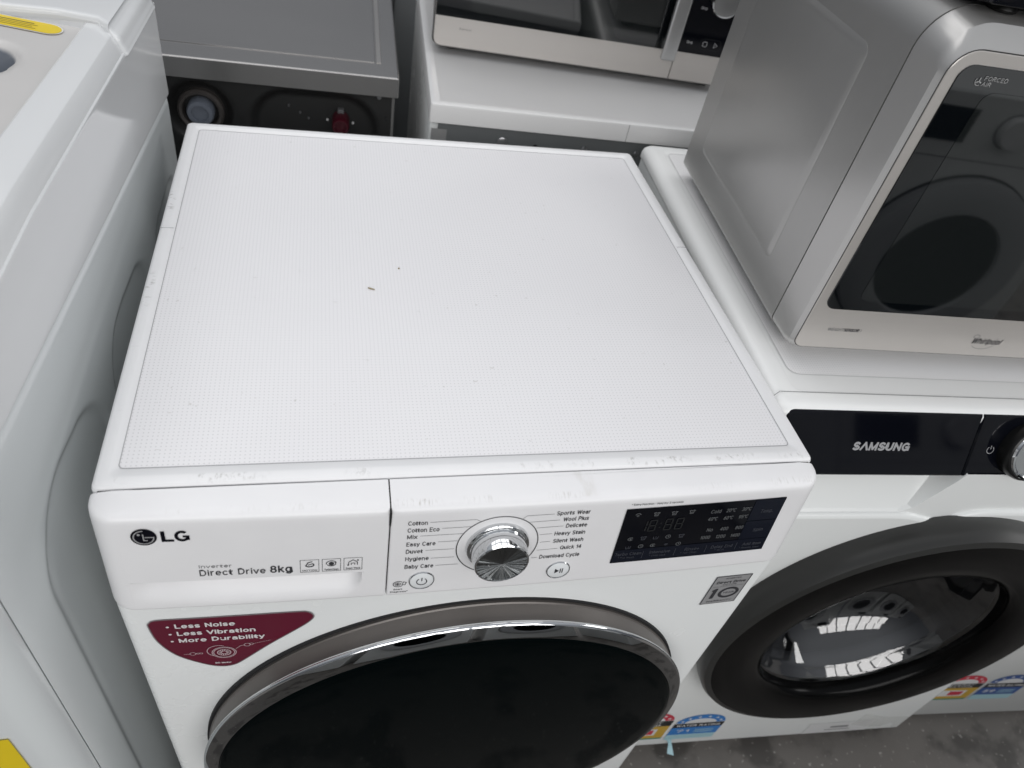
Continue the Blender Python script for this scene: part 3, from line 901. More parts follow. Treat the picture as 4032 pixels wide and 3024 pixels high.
def icon(kind, u, v, s):
    o = []
    if kind == 0:
        o = ribbon(arc(u, v - s * .2, s, 20, 160, 12), s * .28) + ribbon(arc(u, v - s * .3, s * .35, 0, 340, 8), s * .2, True)
    elif kind == 1:
        o = ribbon([(u - s, v + s * .6), (u - s * .5, v + s * .8), (u, v + s * .4), (u + s * .5, v + s * .8), (u + s, v + s * .6), (u + s * .6, v + s * .1),
                    (u + s * .6, v - s * .8), (u - s * .6, v - s * .8), (u - s * .6, v + s * .1)], s * .26, True) + ribbon([(u - s * .3, v - s * .3), (u + s * .3, v - s * .3)], s * .3)
    elif kind == 2:
        o = ribbon([(u - s, v + s * .5), (u - s * .8, v - s * .7), (u + s * .6, v - s * .7), (u + s * .8, v + s * .5)], s * .25) + ribbon([(u, v - s * .3), (u, v + s * .5)], s * .25)
    elif kind == 3:
        o = ribbon(arc(u, v, s * .85, 0, 345, 16), s * .22, True) + ribbon([(u, v + s * .5), (u, v), (u + s * .4, v)], s * .22)
    elif kind == 4:
        o = ribbon(arc(u, v, s * .9, 30, 330, 14, s * .7), s * .25) + [disc(u, v, s * .35, 8)]
    elif kind == 5:
        for k in (.4, .75, 1.1):
            o += ribbon(arc(u, v - s * .6, s * k, 45, 135, 8), s * .22)
    return o


for (u, v, k) in ((122.4, -17, 0), (139.6, -17.2, 1), (156.4, -17.5, 1), (173.1, -17.5, 1), (123.1, -47.6, 4), (135.3, -47.7, 1), (147.4, -48.1, 2),
                  (159.2, -48.2, 3), (172.2, -48.6, 1), (123.7, -58.5, 2), (135.5, -58.4, 3), (147.2, -58.5, 4), (160.0, -59.0, 5), (172.4, -59.3, 3)):
    flat('display_symbol', icon(k, u / 1000, v / 1000, 0.0026), LGP, DISPINK if v > -40 or k in (4, 3) else DIMINK, disp, 0.0012)

# maroon sticker
def smooth_closed(pts, sub=6):
    out = []
    nn = len(pts)
    for i in range(nn):
        p0, p1, p2, p3 = (Vector(pts[(i + k) % nn]) for k in (-1, 0, 1, 2))
        for j in range(sub):
            t = j / sub
            out.append(tuple(0.5 * ((2 * p1) + (p2 - p0) * t + (2 * p0 - 5 * p1 + 4 * p2 - p3) * t * t + (3 * p1 - p0 - 3 * p2 + p3) * t ** 3)))
    return out


red_pts = mm((-277.0, 707.0), (-276.0, 714.5), (-269.0, 718.6), (-240, 719.0), (-200, 719.4), (-160.0, 719.6), (-150.0, 718.0), (-145.5, 711.0), (-148.5, 703.0),
             (-158.0, 692.0), (-185.0, 665.0), (-207.0, 640.5), (-217.0, 631.5), (-229.0, 630.3), (-243.0, 638.0), (-262.0, 656.5), (-273.5, 682.0))
sp = smooth_closed(red_pts)


def poly_fill(pts):
    return [pts]


rs = flat('sticker', poly_fill(sp), LCF, MAROON, lg, 0.0006)
rs['label'] = 'maroon sticker with rounded corners and white lettering'
flat('sticker_border', ribbon(sp, 0.0011, True), LCF, mat('border_grey', (0.22, 0.19, 0.20), 0.4), rs, 0.0009)
for s_, ul, u0, u1, v in (('Less Noise', -263.3, -257.4, -209.8, 703.9), ('Less Vibration', -262.9, -257.2, -194.0, 691.4), ('More Durability', -262.9, -257.3, -187.4, 679.2)):
    text(s_, LCF, u0 / 1000, u1 / 1000, v / 1000, 0.0072, WHITEINK, rs, bold=0.030, e=0.0010)
    flat('bullet', [disc(ul / 1000 + 0.0006, v / 1000 + 0.0030, 0.0013, 12)], LCF, WHITEINK, rs, 0.0010)
cx_, cy_ = -0.2232, 0.6565
q = []
for r in (0.0100, 0.0087, 0.0056, 0.0024):
    q += ribbon(arc(cx_, cy_, r, 0, 352, 40, r * 1.0), 0.0007, True)
for k in range(14):
    a = 2 * PI * k / 14
    q += ribbon([(cx_ + 0.0028 * math.cos(a), cy_ + 0.0028 * math.sin(a)), (cx_ + 0.0052 * math.cos(a), cy_ + 0.0052 * math.sin(a))], 0.0008)
q += ribbon(arc(cx_ - 0.0040, cy_ + 0.0035, 0.0098, 60, 240, 24), 0.0007)
flat('motor_drawing', q, LCF, mat('sticker_line', (0.55, 0.42, 0.44), 0.5), rs, 0.0010)
q = ribbon([(-0.2565, 0.6575), (-0.2520, 0.6575)], 0.0005) + ribbon(arc(-0.2490, 0.6575, 0.0025, 0, 345, 16), 0.0005, True)
q += ribbon(arc(-0.2447, 0.6575, 0.0012, 0, 340, 12), 0.0005, True) + ribbon(arc(-0.2422, 0.6575, 0.0012, 0, 340, 12), 0.0005, True)
flat('chain_drawing', q, LCF, mat('sticker_line', (0.55, 0.42, 0.44), 0.5), rs, 0.0010)
q = ribbon([(-0.2130, 0.6620), (-0.2085, 0.6670), (-0.2060, 0.6675)], 0.0005) + ribbon(arc(-0.2030, 0.6680, 0.0026, 0, 345, 16), 0.0006, True)
q += ribbon(arc(-0.1995, 0.6690, 0.0017, 0, 345, 12), 0.0005, True) + ribbon([(-0.1978, 0.6692), (-0.1875, 0.6725), (-0.1830, 0.6735)], 0.0004)
flat('chain_drawing', q, LCF, mat('sticker_line', (0.55, 0.42, 0.44), 0.5), rs, 0.0010)
text('DD Motor', LCF, -0.2324, -0.2186, 0.6360, 0.0028, WHITEINK, rs, bold=0.015, e=0.0010)

# silver warranty sticker
ws = flat('warranty_sticker', [mm((238.6, 715.8), (238.6, 663.2), (258, 663.0), (278.3, 662.6), (278.3, 715.2), (258, 715.6))], LCF,
          mat('silver_foil', (0.42, 0.42, 0.43), 0.34, metal=0.35), lg, 0.0006)
flat('sticker_border', ribbon(mm((238.6, 715.8), (238.6, 663.2), (278.3, 662.6), (278.3, 715.2)), 0.0009, True), LCF, INK, ws, 0.0009)
text('INVERTER', LCF, 0.2500, 0.2672, 0.7100, 0.0022, INK, ws, bold=0.01, e=0.0009)
text('Direct Drive', LCF, 0.2425, 0.2750, 0.7020, 0.0046, INK, ws, bold=0.015, e=0.0009)
text('MOTOR', LCF, 0.2510, 0.2665, 0.6980, 0.0022, INK, ws, bold=0.01, e=0.0009)
flat('rule', ribbon(mm((241, 696.0), (276, 696.0)), 0.0003), LCF, INK, ws, 0.0009)
flat('numeral', [mm((243.2, 689.5), (246.4, 692.5), (249.0, 692.5), (249.0, 673.2), (244.9, 673.2), (244.9, 688.2), (243.2, 687.0))], LCF, INK, ws, 0.0009)
flat('numeral', ribbon(arc(0.2637, 0.6828, 0.0098, 0, 352, 40, 0.0086), 0.0034, True), LCF, INK, ws, 0.0009)
text('YEAR', LCF, 0.2573, 0.2701, 0.6813, 0.0030, INK, ws, bold=0.01, e=0.0009)
text('WARRANTY', LCF, 0.2440, 0.2730, 0.6660, 0.0028, INK, ws, bold=0.01, e=0.0009)

# door
DCX, DCZ = 0.002, 0.4575
door = G().lathe([(0.2560, -0.028), (0.2565, -0.0400), (0.2572, -0.0412), (0.2560, -0.0424), (0.2548, -0.0520), (0.2546, -0.0600)], DCX, DCZ, 160).build('door', TAUPE, lg)
G().lathe([(0.2594, -0.0300), (0.2592, -0.0379), (0.2582, -0.0384), (0.2566, -0.0384), (0.2560, -0.030)], DCX, DCZ, 160).build('door_gap', GAP, door)
G().lathe([(0.2545, -0.0585), (0.2580, -0.0592), (0.2597, -0.0604), (0.2604, -0.0622), (0.2600, -0.0640), (0.2585, -0.0652)], DCX, DCZ, 192).build('chrome_rim', CHROME, door, ang=45)
G().lathe([(0.2585, -0.0652), (0.2570, -0.0660), (0.2470, -0.0706), (0.2458, -0.0709), (0.2452, -0.0702)], DCX, DCZ, 192).build('rim_band', DCHROME, door, ang=45)
prof = [(0.2455, -0.0700)] + [(0.2450 * math.cos(t), -0.0705 - 0.0085 * math.sin(t)) for t in [PI / 2 * k / 14 for k in range(14)]]
G().lathe(prof, DCX, DCZ, 160, False, True).build('door_glass', BGLASS, door, ang=60)

# speck of husk on the lid
hk = G()
hk.loft([[(-0.0912 + 0.82 * t, 0.2462 - 0.36 * t + 0.7 * w * math.cos(a), 0.8482 + 0.0007 * math.sin(a)) for a in [2 * PI * k / 8 for k in range(8)]]
         for t, w in ((0, 0.0002), (0.0020, 0.0012), (0.0045, 0.0011), (0.0070, 0.0005), (0.0084, 0.0001))])
h_ = hk.build('seed_husk', HUSK)
h_['label'] = 'tiny brown seed husk lying on the dotted lid of the middle washing machine'
h_['category'] = 'husk'
G().lathez([(0.0001, 0.8487), (0.0008, 0.8485), (0.0010, 0.8474)], 10, True, True, (-0.0573, 0.2813)).build('crumb', HUSK)
o = bpy.data.objects['crumb']
o['label'] = 'dark crumb on the dotted lid behind the seed husk'
o['category'] = 'crumb'

# ------------------------------------------------------------------ second front loader, right, black fascia
SY = -0.06
sm = thing('washing_machine', 'white front-loader with glossy black fascia and black door ring, under a silver microwave',
           'washing machine', (0.31, 0.048, 0.0), SY, 'front-loading washing machines')
UL, UR = -0.006, 0.592
g = G()
# body behind the facia, front face set back a little, rounded corners
def plan(xa, xb, ya, yb, z, r, rb=0.004):
    return [(a, b_, z) for a, b_ in rrect(xa, xb, ya, yb, (r, r, rb, rb), 6)]


def openplan(*a):
    q = plan(*a)
    return q[7:] + q[:7]


g.loft([openplan(UL + 0.003, UR - 0.003, 0.007, 0.575, 0.016, 0.014), openplan(UL, UR, 0.004, 0.578, 0.022, 0.014), openplan(UL, UR, 0.004, 0.578, 0.690, 0.014),
        openplan(UL, UR, 0.010, 0.578, 0.768, 0.014), openplan(UL, UR, 0.040, 0.578, 0.8225, 0.010)], True, True, False)
g.build('cabinet', ENAMEL2, sm)
for x in (0.05, 0.54):
    for y in (0.05, 0.52):
        G().lathez([(0.02, 0.0), (0.022, 0.004), (0.022, 0.012), (0.012, 0.014), (0.012, 0.02)], 24, True, True, (x, y)).build('foot', BLACKP, sm)
# lower front plate whose upper edge dips and then follows the door
top = []
for k in range(61):
    u = UL + 0.004 + (UR - UL - 0.008) * k / 60
    z = 0.7065 - 0.012 * math.exp(-((u - 0.245) / 0.03) ** 2) + 0.004 * sstep(0.26, 0.31, u) * (1 - sstep(0.31, 0.5, u))
    top.append((u, z))
base_ = [(UL + 0.004, 0.030), (UR - 0.004, 0.030)]
outer = base_ + list(reversed(top))


def inset_poly(pts, d):
    cx = sum(q[0] for q in pts) / len(pts)
    out = []
    nn = len(pts)
    for i in range(nn):
        a, b_, c_ = Vector(pts[i - 1]), Vector(pts[i]), Vector(pts[(i + 1) % nn])
        t1, t2 = (b_ - a).normalized(), (c_ - b_).normalized()
        n1, n2 = Vector((-t1.y, t1.x)), Vector((-t2.y, t2.x))
        nn_ = (n1 + n2)
        nn_ = nn_ / max(0.3, nn_.length_squared) * 2
        q = b_ + nn_ * d
        out.append((q.x, q.y))
    return out


i1, i2 = inset_poly(outer, 0.0010), inset_poly(outer, 0.0065)
fpg = G().loft([[(a, 0.006, z) for a, z in outer], [(a, -0.0022, z) for a, z in outer], [(a, -0.0050, z) for a, z in i1], [(a, -0.0066, z) for a, z in inset_poly(outer, 0.003)], [(a, -0.0074, z) for a, z in i2]], False, False)
hole = [(0.2965 + 0.205 * math.cos(2 * PI * k / 72), 0.452 + 0.205 * math.sin(2 * PI * k / 72)) for k in range(72)]
tri = tessellate_polygon([[Vector((a, z, 0)) for a, z in i2], [Vector((a, z, 0)) for a, z in reversed(hole)]])
allp = list(i2) + list(reversed(hole))
fpg.add([(a, -0.0074, z) for a, z in allp], tri)
fpg.build('front_plate', ENAMEL2, sm)
# band between plate and fascia: sloping facet at the drawer side, flush at the other
band_ = G()
band_.add([(UL + 0.004, 0.038, 0.776), (0.240, 0.038, 0.776), (0.232, 0.030, 0.763), (0.214, 0.014, 0.735), (0.200, 0.003, 0.714), (0.190, 0.0005, 0.7095), (UL + 0.004, 0.0005, 0.7095)], [(0, 6, 5, 4, 3, 2, 1)])
band_.add([(0.240, 0.038, 0.776), (0.240, -0.0005, 0.772), (0.234, -0.0010, 0.760), (0.218, -0.0015, 0.733), (0.205, -0.002, 0.713), (0.190, -0.0025, 0.7062), (0.190, 0.0005, 0.7095), (0.200, 0.003, 0.714), (0.214, 0.014, 0.735), (0.232, 0.030, 0.763)],
          [(0, 9, 2, 1), (9, 8, 3, 2), (8, 7, 4, 3), (7, 6, 5, 4)])
band_.add([(0.240, -0.0005, 0.772), (UR - 0.004, -0.0005, 0.772), (UR - 0.004, -0.0025, 0.690), (0.190, -0.0025, 0.690), (0.190, -0.0025, 0.7062), (0.205, -0.002, 0.713), (0.218, -0.0015, 0.733), (0.234, -0.0010, 0.760)], [tuple(reversed(range(8)))])
band_.add([(UL + 0.004, 0.0005, 0.7095), (0.190, 0.0005, 0.7095), (0.190, -0.0025, 0.7062), (UL + 0.004, -0.0025, 0.7062)], [(0, 3, 2, 1)])
band_.add([(UR - 0.004, -0.0005, 0.772), (UR - 0.004, 0.02, 0.772), (UR - 0.004, 0.02, 0.700), (UR - 0.004, -0.0025, 0.700)], [(0, 3, 2, 1)])
band_.build('drawer_recess', ENAMEL2, sm, ang=20)


FA = math.atan2(0.026, 0.064)


def SFP(u, v, e=0.0):
    return (u, v * math.sin(FA) - e * math.cos(FA), 0.768 + v * math.cos(FA) + e * math.sin(FA))


def slab(loop2, mp, e0, e1, rnd):
    gg = G()
    a = [mp(u, v, e0) for u, v in loop2]
    b_ = [mp(u, v, e1 - rnd) for u, v in loop2]
    c_ = [mp(u, v, e1) for u, v in inset_poly(loop2, rnd)]
    return gg.loft([a, b_, c_])


fas = slab(rrect(0.004, 0.2340, 0.0, 0.0745, (0.002, 0.001, 0.001, 0.008)), SFP, -0.012, 0.0, 0.0015).build('drawer_fascia', BGLOSS, sm)
fas2 = slab(rrect(0.2352, 0.5880, 0.0, 0.0745, (0.001, 0.002, 0.008, 0.001)), SFP, -0.012, 0.0, 0.0015).build('control_fascia', BGLOSS, sm)
slab(rrect(0.2320, 0.2372, 0.0008, 0.0737, 0.0005, 2), SFP, -0.011, -0.0022, 0.0001).build('fascia_gap', GAP, sm)
text('S\u039bMSUNG', SFP, 0.0880, 0.1565, 0.0302, 0.0100, mat('pale_grey_print', (0.33, 0.33, 0.34), 0.4), fas, bold=0.050, shear=0.10)
flat('power_symbol', ribbon(arc(0.2582, 0.0330, 0.0042, 125, 415, 28), 0.0007) + ribbon([(0.2582, 0.034), (0.2582, 0.0385)], 0.0007), SFP, SILVER, fas2)
kn = G().lathez([(0.033, -0.001), (0.033, 0.012), (0.0315, 0.0155), (0.0295, 0.0165)], 72).build('dial', BLACKP, sm)
Zs = Vector((0, -math.cos(FA), math.sin(FA)))
Ks = Matrix((Xax, Zs.cross(Xax), Zs)).transposed().to_4x4()
Ks.translation = Vector(SFP(0.3010, 0.0350))
kn.matrix_local = Ks
G().lathez([(0.0295, 0.0163), (0.0285, 0.0185), (0.0265, 0.0190), (0.025, 0.0178), (0.0001, 0.0176)], 72).build('dial_cap', CHROME, kn)
# lid
def sl(d, z, r=0.012):
    return [(a, b_, z) for a, b_ in rrect(UL + d, UR - d, 0.026 + d, 0.590 - d, r, 6)]


sl_ = G().loft([sl(0.003, 0.818), sl(0.0, 0.821), sl(0.0, 0.828), sl(0.0016, 0.8335), sl(0.005, 0.8375), sl(0.0105, 0.8398), sl(0.016, 0.8402),
                sl(0.0245, 0.8402), sl(0.026, 0.8398), sl(0.0275, 0.8394)], True, True).build('lid', mat('white_gloss_lid', (0.86, 0.865, 0.855), 0.22), sm, ang=40)
flat('lid_field', [rrect(UL + 0.032, UR - 0.032, 0.078, 0.560, 0.012)], lambda u, v, e: (u, v, 0.8398), MATS['second_lid_field'], sl_)
flat('field_edge', ribbon(rrect(UL + 0.032, UR - 0.032, 0.078, 0.560, 0.012), 0.0010, True), lambda u, v, e: (u, v, 0.8400), mat('soft_grey', (0.62, 0.62, 0.62), 0.4), sl_)
flat('lid_joint', ribbon([(UL - 0.0, 0.046), (UL + 0.008, 0.0505), (UR - 0.008, 0.0505)], 0.0007), lambda u, v, e: (u, v, 0.8405 if u > UL + 0.006 else 0.8385), GINK, sl_)
# door
SCX, SCZ = 0.2965, 0.452
sd = G().lathe([(0.2440, 0.002), (0.2500, -0.004), (0.2525, -0.020), (0.2520, -0.034), (0.2480, -0.041), (0.2400, -0.0435)], SCX, SCZ, 144).build('door', CHARC, sm, ang=40)
G().lathe([(0.2400, -0.0435), (0.2250, -0.0445), (0.2000, -0.0440), (0.1790, -0.0415), (0.1700, -0.0380), (0.1665, -0.0300), (0.1655, -0.0180)], SCX, SCZ, 144).build('door_ring', mat('satin_black_ring', (0.0028, 0.0028, 0.0028), 0.17, spec=0.10), sd, ang=50)
G().lathe([(0.1655, -0.0180), (0.1600, -0.0140), (0.1560, -0.0040), (0.1535, -0.0020), (0.150, 0.004), (0.1400, 0.030), (0.1180, 0.060), (0.0800, 0.080), (0.0400, 0.088), (0.0001, 0.090)],
          SCX, SCZ, 128).build('glass_bowl', BOWL, sd, ang=60)
G().lathe([(0.1660, -0.0120), (0.1660, 0.030), (0.20, 0.06), (0.22, 0.09), (0.225, 0.32)], SCX, SCZ, 96).build('door_gasket', RUBBER, sd, ang=40)
G().lathe([(0.222, 0.10), (0.222, 0.40), (0.05, 0.42), (0.0001, 0.42)], SCX, SCZ, 96).build('drum', STEELIN, sm, ang=40)
# recess pocket in cabinet front is hidden behind the door: an opening plate
# stickers low on the front
def SPM(u, z, e=0.0):
    return (u, -0.0075 - e, z)


def arch(u0, u1, z0, z1, n=14):
    r = (u1 - u0) / 2
    return [(u0, z0), (u1, z0)] + [((u0 + u1) / 2 + r * math.cos(PI * k / n), z1 - (r * 0.7) + r * 0.7 * math.sin(PI * k / n)) for k in range(n + 1)]


def rating(parent, mp, u0, z0, w, h, kind, number, blue=BLUE):
    """Australian style rating label: arch of stars, black title band, coloured field"""
    u1, z1 = u0 + w, z0 + h
    nm = 'water_rating_label' if kind == 'W' else 'energy_rating_label'
    o = flat(nm, [arch(u0, u1, z0, z1)], mp, STICKW, parent, 0.0004)
    um = (u0 + u1) / 2
    r = w * 0.5
    za = z1 - r * 0.7
    flat('star_band', ribbon(arc(um, za, r * 0.80, 0, 180, 24, r * 0.54), r * 0.34), mp, blue if kind == 'W' else REDL, o, 0.0007)
    for k in range(6):
        a = math.radians(18 + 144 * k / 5)
        c0 = (um + r * 0.80 * math.cos(a), za + r * 0.54 * math.sin(a))
        flat('star', [[(c0[0] + (0.0042 if i % 2 == 0 else 0.0017) * math.sin(PI * i / 5), c0[1] + (0.0042 if i % 2 == 0 else 0.0017) * math.cos(PI * i / 5)) for i in range(10)]],
             mp, STICKW, o, 0.0009)
    zb = z0 + h * 0.50
    flat('title_band', [[(u0, zb), (u1, zb), (u1, za - 0.002), (u0, za - 0.002)]], mp, BLACKP, o, 0.0007)
    if kind == 'W':
        text('WATER RATING', mp, u0 + w * .06, u1 - w * .06, zb + (za - zb) * 0.25, (za - zb) * 0.42, STICKW, o, bold=0.02, e=0.0009)
        flat('colour_field', [[(u0, z0 + h * .20), (u1, z0 + h * .20), (u1, zb), (u0, zb)]], mp, blue, o, 0.0007)
        flat('colour_field', [[(u0, z0), (u1, z0), (u1, z0 + h * .20), (u0, z0 + h * .20)]], mp, LBLUE, o, 0.0007)
        text(number, mp, u0 + w * .12, u0 + w * .42, z0 + h * .30, h * .11, STICKW, o, bold=0.03, e=0.0009)
        for k in range(3):
            flat('small_print', [[(u0 + w * .5, z0 + h * (.28 + .05 * k)), (u0 + w * .88, z0 + h * (.28 + .05 * k)), (u0 + w * .88, z0 + h * (.30 + .05 * k)), (u0 + w * .5, z0 + h * (.30 + .05 * k))]], mp, LBLUE, o, 0.0009)
    else:
        text('ENERGY', mp, u0 + w * .2, u1 - w * .2, zb + (za - zb) * 0.52, (za - zb) * 0.32, STICKW, o, bold=0.02, e=0.0009)
        text('RATING', mp, u0 + w * .2, u1 - w * .2, zb + (za - zb) * 0.10, (za - zb) * 0.32, STICKW, o, bold=0.02, e=0.0009)
        flat('colour_field', [[(u0, z0 + h * .05), (u1, z0 + h * .05), (u1, zb), (u0, zb)]], mp, YEL2, o, 0.0007)
        flat('colour_field', [[(u0, z0), (u1, z0), (u1, z0 + h * .05), (u0, z0 + h * .05)]], mp, GREEN, o, 0.0007)
        flat('number_box', [[(u0 + w * .2, z0 + h * .16), (u1 - w * .2, z0 + h * .16), (u1 - w * .2, z0 + h * .40), (u0 + w * .2, z0 + h * .40)]], mp, STICKW, o, 0.0009)
        flat('number_field', [[(u0 + w * .42, z0 + h * .20), (u1 - w * .26, z0 + h * .20), (u1 - w * .26, z0 + h * .36), (u0 + w * .42, z0 + h * .36)]], mp, REDL, o, 0.0011)
    return o


rating(sm, SPM, 0.112, 0.055, 0.090, 0.100, 'W', '71')
rating(sm, SPM, 0.015, 0.062, 0.090, 0.110, 'E', '')
# peeled tail of the sticker hanging below the plate
cur = G()
cur.loft([[(0.1145 + 0.010 * t + 0.004 * math.sin(4 * t), -0.0085 - 0.016 * t * t, 0.058 - 0.022 * t), (0.1265 + 0.006 * t, -0.0085 - 0.020 * t * t, 0.058 - 0.022 * t)] for t in [k / 8 for k in range(9)]],
         False, False, False)
cur.build('peeling_label_tail', LBLUE, sm)
flat('service_label', [[(0.385, 0.036), (0.515, 0.036), (0.515, 0.080), (0.385, 0.080)]], SPM, STICKW, sm, 0.0004)
text('MADE IN', SPM, 0.428, 0.470, 0.060, 0.006, GINK, sm, e=0.0008, name='label_print') if False else None
flat('label_print', [[(0.432, 0.058), (0.468, 0.058), (0.468, 0.064), (0.432, 0.064)], [(0.425, 0.048), (0.476, 0.048), (0.476, 0.0505), (0.425, 0.0505)]], SPM, GINK, sm, 0.0008)

# ------------------------------------------------------------------ third front loader, far right
rm = thing('washing_machine', 'white front-loader at the right edge with red and blue rating labels low down',
           'washing machine', (0.915, 0.030, 0.0), -0.085, 'front-loading washing machines')
g = G()
g.loft([plan(0.003, 0.597, 0.003, 0.56, 0.016, 0.014), plan(0, 0.6, 0.0, 0.565, 0.022, 0.014), plan(0, 0.6, 0.0, 0.565, 0.845, 0.014), plan(0.006, 0.594, 0.006, 0.56, 0.85, 0.014)])
g.build('cabinet', ENAMEL2, rm)
for x in (0.05, 0.54):
    for y in (0.05, 0.52):
        G().lathez([(0.02, 0.0), (0.022, 0.004), (0.022, 0.012), (0.012, 0.014), (0.012, 0.02)], 24, True, True, (x, y)).build('foot', BLACKP, rm)
rd = G().lathe([(0.225, 0.001), (0.232, -0.006), (0.232, -0.03), (0.222, -0.038), (0.16, -0.036), (0.155, -0.02)], 0.30, 0.46, 96).build('door', CHARC, rm, ang=40)
G().lathe([(0.157, -0.022), (0.12, 0.0 - 0.004), (0.0001, -0.002)], 0.30, 0.46, 96).build('door_glass', BGLASS, rd)


def RPM(u, z, e=0.0):
    return (u, -e, z)


rating(rm, RPM, 0.014, 0.090, 0.088, 0.100, 'E', '')
rating(rm, RPM, 0.110, 0.088, 0.088, 0.100, 'W', '59', BLUED)
# clear packing tape at the foot between the two right-hand machines
tp = G()
tp.loft([[(0.475 + 0.108 * t, -0.0088 - 0.0012 * math.sin(5 * t), 0.112 - 0.030 * t + 0.002 * math.sin(9 * t)),
          (0.470 + 0.108 * t, -0.0086 - 0.0016 * math.sin(6 * t), 0.066 - 0.030 * t + 0.002 * math.sin(7 * t))] for t in [k / 14 for k in range(15)]], False, False, False)
tp.build('packing_tape', TAPE, sm)

# ------------------------------------------------------------------ microwave on the second machine
MWY = -0.07
mw = thing('microwave', 'large silver microwave oven with rounded frame standing on the machine with the black fascia', 'microwave', (0.343, 0.144, 0.8402), MWY, 'microwave ovens')
Z0 = 0.0148
MWW = 0.545


def mwl(y, dl, dt, db, rt, rb, z1=0.333, dr=None):
    dr = dl if dr is None else dr
    return [(a, y, Z0 + c_) for a, c_ in rrect(-0.006 + dl, MWW + 0.006 - dr, 0.0 + db, z1 - dt, (rb, rb, rt, rt), 10)]


body = G()
body.loft([mwl(0.400, 0.004, 0.004, 0.004, 0.034, 0.006), mwl(0.396, 0, 0, 0, 0.038, 0.008), mwl(0.0475, 0, 0, 0, 0.038, 0.008)], True, True)
bo = body.build('body', GREYPAINT, mw)
# raised stamped field on the left side
so = rrect(0.1000, 0.352, 0.0455, 0.2765, (0.010, 0.010, 0.014, 0.014), 8)
stp2 = rrect(0.1060, 0.346, 0.0515, 0.2705, (0.006, 0.006, 0.009, 0.009), 8)
G().loft([[(-0.0058, y, Z0 + z) for y, z in so], [(-0.0062, y, Z0 + z) for y, z in so], [(-0.0080, y, Z0 + z) for y, z in stp2]], False, True).build('side_stamping', GREYPAINT, bo, ang=60)
G().loft([mwl(0.0480, 0.0016, 0.0016, 0.0016, 0.037, 0.008), mwl(0.0450, 0.0016, 0.0016, 0.0016, 0.037, 0.008)], False, False).build('frame_gap', GAP, mw)
fr = G()
fr.loft([mwl(0.0463, 0.0004, 0.0004, 0.0, 0.038, 0.010), mwl(0.0455, 0, 0, 0.0, 0.038, 0.010), mwl(0.0140, 0.0, 0.003, 0.001, 0.036, 0.011), mwl(0.0052, 0.0004, 0.0118, 0.003, 0.031, 0.012),
         mwl(-0.0002, 0.0034, 0.0186, 0.0064, 0.025, 0.011)], True, True)
fr.build('front_frame', FRAMEP, mw, ang=24)


def MWP(u, z, e=0.0):
    return (u, -e, Z0 + z)


pl = rrect(-0.0024, MWW + 0.0024, 0.0074, 0.3136, (0.011, 0.011, 0.022, 0.022), 8)
fp = G().loft([[MWP(u, v, 0.0003) for u, v in inset_poly(pl, 0.0004)], [MWP(u, v, 0.0010) for u, v in inset_poly(pl, 0.0004)], [MWP(u, v, 0.0014) for u, v in inset_poly(pl, 0.0009)]], False, True).build('front_plate', STAINL, mw)
flat('plate_gap', ribbon(pl, 0.0009, True), MWP, GAP, mw, 0.00045)
wl_ = rrect(0.008, 0.400, 0.0590, 0.3030, 0.012, 6)
dg = slab(wl_, MWP, 0.0010, 0.0024, 0.0005).build('door_glass', OVENGLASS, mw)
flat('shield_window', [rrect(0.040, 0.388, 0.072, 0.284, 0.010)], MWP, MATS['shielded_oven_glass'], dg, 0.0027)
flat('door_split', ribbon([(0.404, 0.009), (0.404, 0.313)], 0.0016), MWP, GAP, mw, 0.0018)
slab(rrect(0.410, 0.536, 0.0590, 0.3030, 0.010, 5), MWP, 0.0010, 0.0024, 0.0005).build('control_panel', BGLOSS, mw)
text('WEIGHT', MWP, 0.0265, 0.0448, 0.0310, 0.0040, GINK, mw, shear=0.2, e=0.0018, name='lettering')
text('SENSOR', MWP, 0.0450, 0.0625, 0.0310, 0.0040, INK, mw, shear=0.2, bold=0.02, e=0.0018)
flat('lettering_mark', ribbon([(0.0642, 0.0352), (0.0655, 0.0332), (0.0640, 0.0310)], 0.0004), MWP, GINK, mw, 0.0018)


def whirl(mp, parent, u0, u1, v, h):
    text('Whirlpool', mp, u0, u1, v, h, INK, parent, shear=0.28, e=0.0018)
    um, w = (u0 + u1) / 2, u1 - u0
    q = ribbon([(um - w * .45 + w * .1 * math.cos(t), v + h * 1.25 + h * .32 * math.sin(t)) for t in [2 * PI * k / 12 for k in range(12)]], w * .014, True)
    q += ribbon(arc(um - w * 0.05, v + h * .35, w * .42, 215, 400, 26, h * 1.25), w * .012)
    flat('logo_swirl', q, mp, GINK, parent, 0.0018)


whirl(MWP, mw, 0.2030, 0.2390, 0.0250, 0.0078)
text('FORCED', MWP, 0.0320, 0.0535, 0.2925, 0.0034, PALEINK, mw, e=0.0030)
text('AIR', MWP, 0.0320, 0.0405, 0.2880, 0.0034, PALEINK, mw, e=0.0030)
q = []
for k in range(3):
    a = math.radians(90 + 120 * k)
    q += ribbon([(0.0285, 0.2915), (0.0285 + 0.0028 * math.cos(a), 0.2915 + 0.0028 * math.sin(a))], 0.0009)
q += ribbon(arc(0.0285, 0.2915, 0.0034, 150, 300, 12), 0.0005)
flat('fan_symbol', q, MWP, PALEINK, mw, 0.0030)
for x in (0.03, 0.50):
    for y in (0.07, 0.36):
        G().lathez([(0.012, 0.0), (0.013, 0.003), (0.011, 0.0160)], 20, True, True, (x, y)).build('foot', BLACKP, mw)

